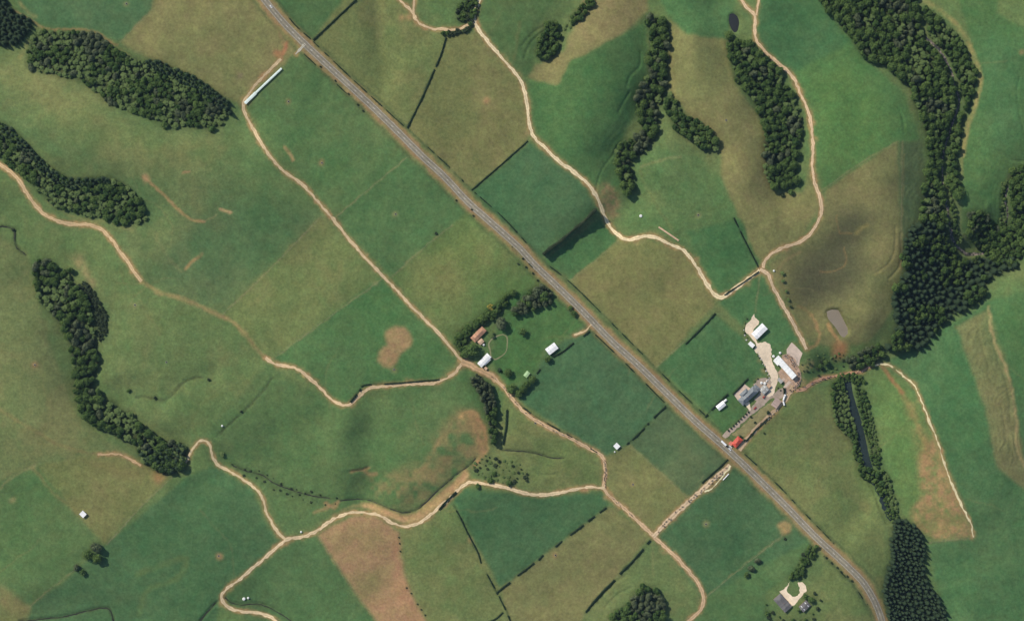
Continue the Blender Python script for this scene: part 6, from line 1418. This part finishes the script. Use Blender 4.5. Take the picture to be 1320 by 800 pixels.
for nm, c in (('black', (.022,.02,.02)), ('dark red-brown', (.10,.04,.025)), ('fawn', (.34,.20,.11)), ('white-patched', (.02,.02,.02))):
    m, nt, b = nodes(nm.replace(' ', '_').replace('-', '_')+'_hide')
    if nm == 'white-patched':
        tc = N(nt, 'ShaderNodeTexCoord'); oi = N(nt, 'ShaderNodeObjectInfo'); va = N(nt, 'ShaderNodeVectorMath', operation='ADD'); nt.links.new(tc.outputs['Object'], va.inputs[0]); nt.links.new(oi.outputs['Random'], va.inputs[1])
        nz = noise_node(nt, .8, 1, .4, va.outputs[0]); cr = N(nt, 'ShaderNodeValToRGB'); cr.color_ramp.interpolation = 'CONSTANT'
        cr.color_ramp.elements[0].color = (*c, 1); cr.color_ramp.elements[1].position = .5; cr.color_ramp.elements[1].color = (.7,.67,.62,1)
        nt.links.new(nz.outputs['Fac'], cr.inputs['Fac']); nt.links.new(cr.outputs['Color'], b.inputs['Base Color'])
    else: b.inputs['Base Color'].default_value = (*c, 1)
    b.inputs['Roughness'].default_value = .8; me = COW.copy(); me.materials.clear(); me.materials.append(m); cow_cols[nm] = me
def cow(px, py, ang, colour, where, group, lift=0.0):
    x, y, z = at(px, py); o = bpy.data.objects.new('cow', cow_cols[colour]); COL.objects.link(o)
    o.location = (x, y, z+lift); o.rotation_euler = (0, 0, ang); s = random.uniform(1.0, 1.2); o.scale = (s, s, s)
    tag(o, colour+' cow '+where, 'cow', group+': '+colour)
cs = list(cow_cols)
def herd(pts, n, wd, where, group, lift, gap=2.3, wts=(5, 4, 2, 2)):
    P = catmull(pts, .5); t = np.gradient(P, axis=0); t /= np.linalg.norm(t, axis=1)[:, None]; placed = []
    for _ in range(n*12):
        if len(placed) >= n: break
        i = random.randrange(len(P)); o = random.uniform(-wd/2, wd/2)
        p = (P[i, 0]-t[i, 1]*o, P[i, 1]+t[i, 0]*o)
        if any(math.dist(p, q) < gap for q in placed): continue
        placed.append(p)
        cow(*p, math.atan2(-t[i, 1], t[i, 0])+random.gauss(0, .35), random.choices(cs, wts)[0], where, group, lift)
herd([(848,685),(870,662),(890,644)], 12, 3.4, 'walking on the race up from the lane crossing', 'cows on the lower race', .24)
herd([(890,644),(905,631),(938,602)], 19, 4.2, 'crowding the race beside the pale track strip', 'cows crowding the race', .24, 2.6)
herd([(779,592),(780,610),(779,628)], 16, 2.6, 'queueing on the short straight lane above the junction', 'cows on the short straight lane', .18)
herd([(648,498),(664,518),(700,547),(745,570)], 20, 2.4, 'walking on the diagonal lane below the farm buildings', 'cows on the diagonal lane', .18)
herd([(785,638),(800,651),(815,664)], 7, 2.4, 'walking between the two lane junctions', 'cows between the lane junctions', .18)
herd([(1012,458),(1019,461),(1022,468),(1026,474)], 26, 4.0, 'waiting in the round yard behind the milking shed', 'cows in the round yard', .24, 2.0, (3, 4, 4, 5))
herd([(1030,480),(1030,490),(1026,498),(1018,503)], 22, 4.4, 'waiting in the muddy yard below the milking shed', 'cows in the muddy yard', .24, 2.0, (3, 4, 4, 5))
herd([(1030,501),(1048,493),(1070,486),(1112,478)], 24, 2.2, 'filing along the reddish race from the river crossing', 'cows on the reddish race', .36, 2.1, (4, 4, 3, 4))
herd([(1004,524),(990,538),(968,560)], 12, 3.2, 'standing on the race behind the dry lawn', 'cows on the race behind the dry lawn', .34)
herd([(634,486),(640,489)], 2, 1.0, 'walking past the tall tree row at the lane bend', 'cows at the lane bend', .2)
# rails of the round yard
x0, y0, z0 = at(1018.5, 463.5)
yr = empty('yard_railing', (x0, y0, z0)); tag(yr, 'curved steel railing round the waiting cows behind the milking shed', 'railing')
mp, mw = MB(), MB(); prev = None
for k in range(15):
    a = math.radians(-60+k*12.5); p = (8.6*math.cos(a), 8.6*math.sin(a)); zz = float(H(x0+p[0], y0+p[1]))-z0
    mp.tube((p[0], p[1], zz-.3), (p[0], p[1], zz+1.4), .07, .07, 6)
    if prev:
        for hz in (.5, .9, 1.35): mw.tube((prev[0], prev[1], prev[2]+hz), (p[0], p[1], zz+hz), .04, .04, 5)
    prev = (p[0], p[1], zz)
mp.build('posts', M['steel'], yr); mw.build('rails', M['steel'], yr)
for i, (p, q, lab) in enumerate((((1010,490),(1018,499),'straight steel railing between the pale concrete stock lanes'), ((1014,487),(1022,496),'straight steel railing beside the end of the milking shed'), ((1029,480),(1034,492),'straight steel railing on the grass side of the muddy yard'), ((1006,478),(1012,486),'straight steel railing along the side of the milking shed'))):
    a, b_ = at(*p), at(*q); r = empty('stock_railing', a); tag(r, lab, 'railing', 'straight stock yard railings'); mp, mw = MB(), MB(); n = 6
    for k in range(n+1):
        t = k/n; u = ((b_[0]-a[0])*t, (b_[1]-a[1])*t, (b_[2]-a[2])*t)
        mp.tube((u[0], u[1], u[2]-.3), (u[0], u[1], u[2]+1.5), .08, .08, 6)
        if k:
            for hz_ in (.5, .95, 1.4): mw.tube((w_[0], w_[1], w_[2]+hz_), (u[0], u[1], u[2]+hz_), .05, .05, 5)
        w_ = u
    mp.build('posts', M['steel'], r); mw.build('rails', M['steel'], r)


# ------------------------------------------------------------------ the air between the survey aircraft and the ground
zlo = float(Z.min())-1.0
hz = MB().box(-7200, 7200, -6800, 6800, zlo, CAMH+12)
m = bpy.data.materials.new('haze_air'); m.use_nodes = True; nt = m.node_tree
nt.nodes.remove(nt.nodes['Principled BSDF'])
pv = N(nt, 'ShaderNodeVolumePrincipled'); pv.inputs['Color'].default_value = (.50, .74, 1.0, 1); pv.inputs['Density'].default_value = 0.9e-5; pv.inputs['Anisotropy'].default_value = 0.0
nt.links.new(pv.outputs['Volume'], nt.nodes['Material Output'].inputs['Volume'])
tag(hz.build('haze', m), 'thin blue air haze over the whole valley', 'haze', kind='stuff')

# pale boulders edging the gravel loop
bm_ = []
for k in range(3):
    b0 = bmesh.new(); bmesh.ops.create_icosphere(b0, subdivisions=2, radius=1.0)
    for v in b0.verts:
        n = float(vnoise(np.array([v.co.x*1.0+k*9]), np.array([v.co.y*1.0+v.co.z*1.7]), .8, 90)[0]); v.co *= .75+.5*n
        v.co.z *= .65
    me = bpy.data.meshes.new('boulder'); b0.to_mesh(me); b0.free(); me.materials.append(M['troughc']); bm_.append(me)
for k, (px, py) in enumerate([(977,454.5),(978.6,457.6),(980,460.2),(981.2,463),(983,465.8),(984,468.6),(985.6,471.4),(986.8,474.4),(988,477.4),(989.6,480.2),(990.6,483.4),(991,486.6),(990,489.6),(962.4,437.6),(960.6,432.2),(959.4,425.4)]):
    x, y, z = at(px+random.uniform(-.6, .6), py+random.uniform(-.6, .6)); o = link('boulder', bm_[k % 3]) if False else bpy.data.objects.new('boulder', bm_[k % 3])
    COL.objects.link(o); o.location = (x, y, z+.25); sc = random.uniform(.6, 1.1); o.scale = (sc, sc*random.uniform(.8, 1.2), sc*.9); o.rotation_euler = (0, 0, random.uniform(0, 6))
    tag(o, 'pale boulder in the row edging the gravel loop', 'boulder', 'boulders edging the gravel loop')
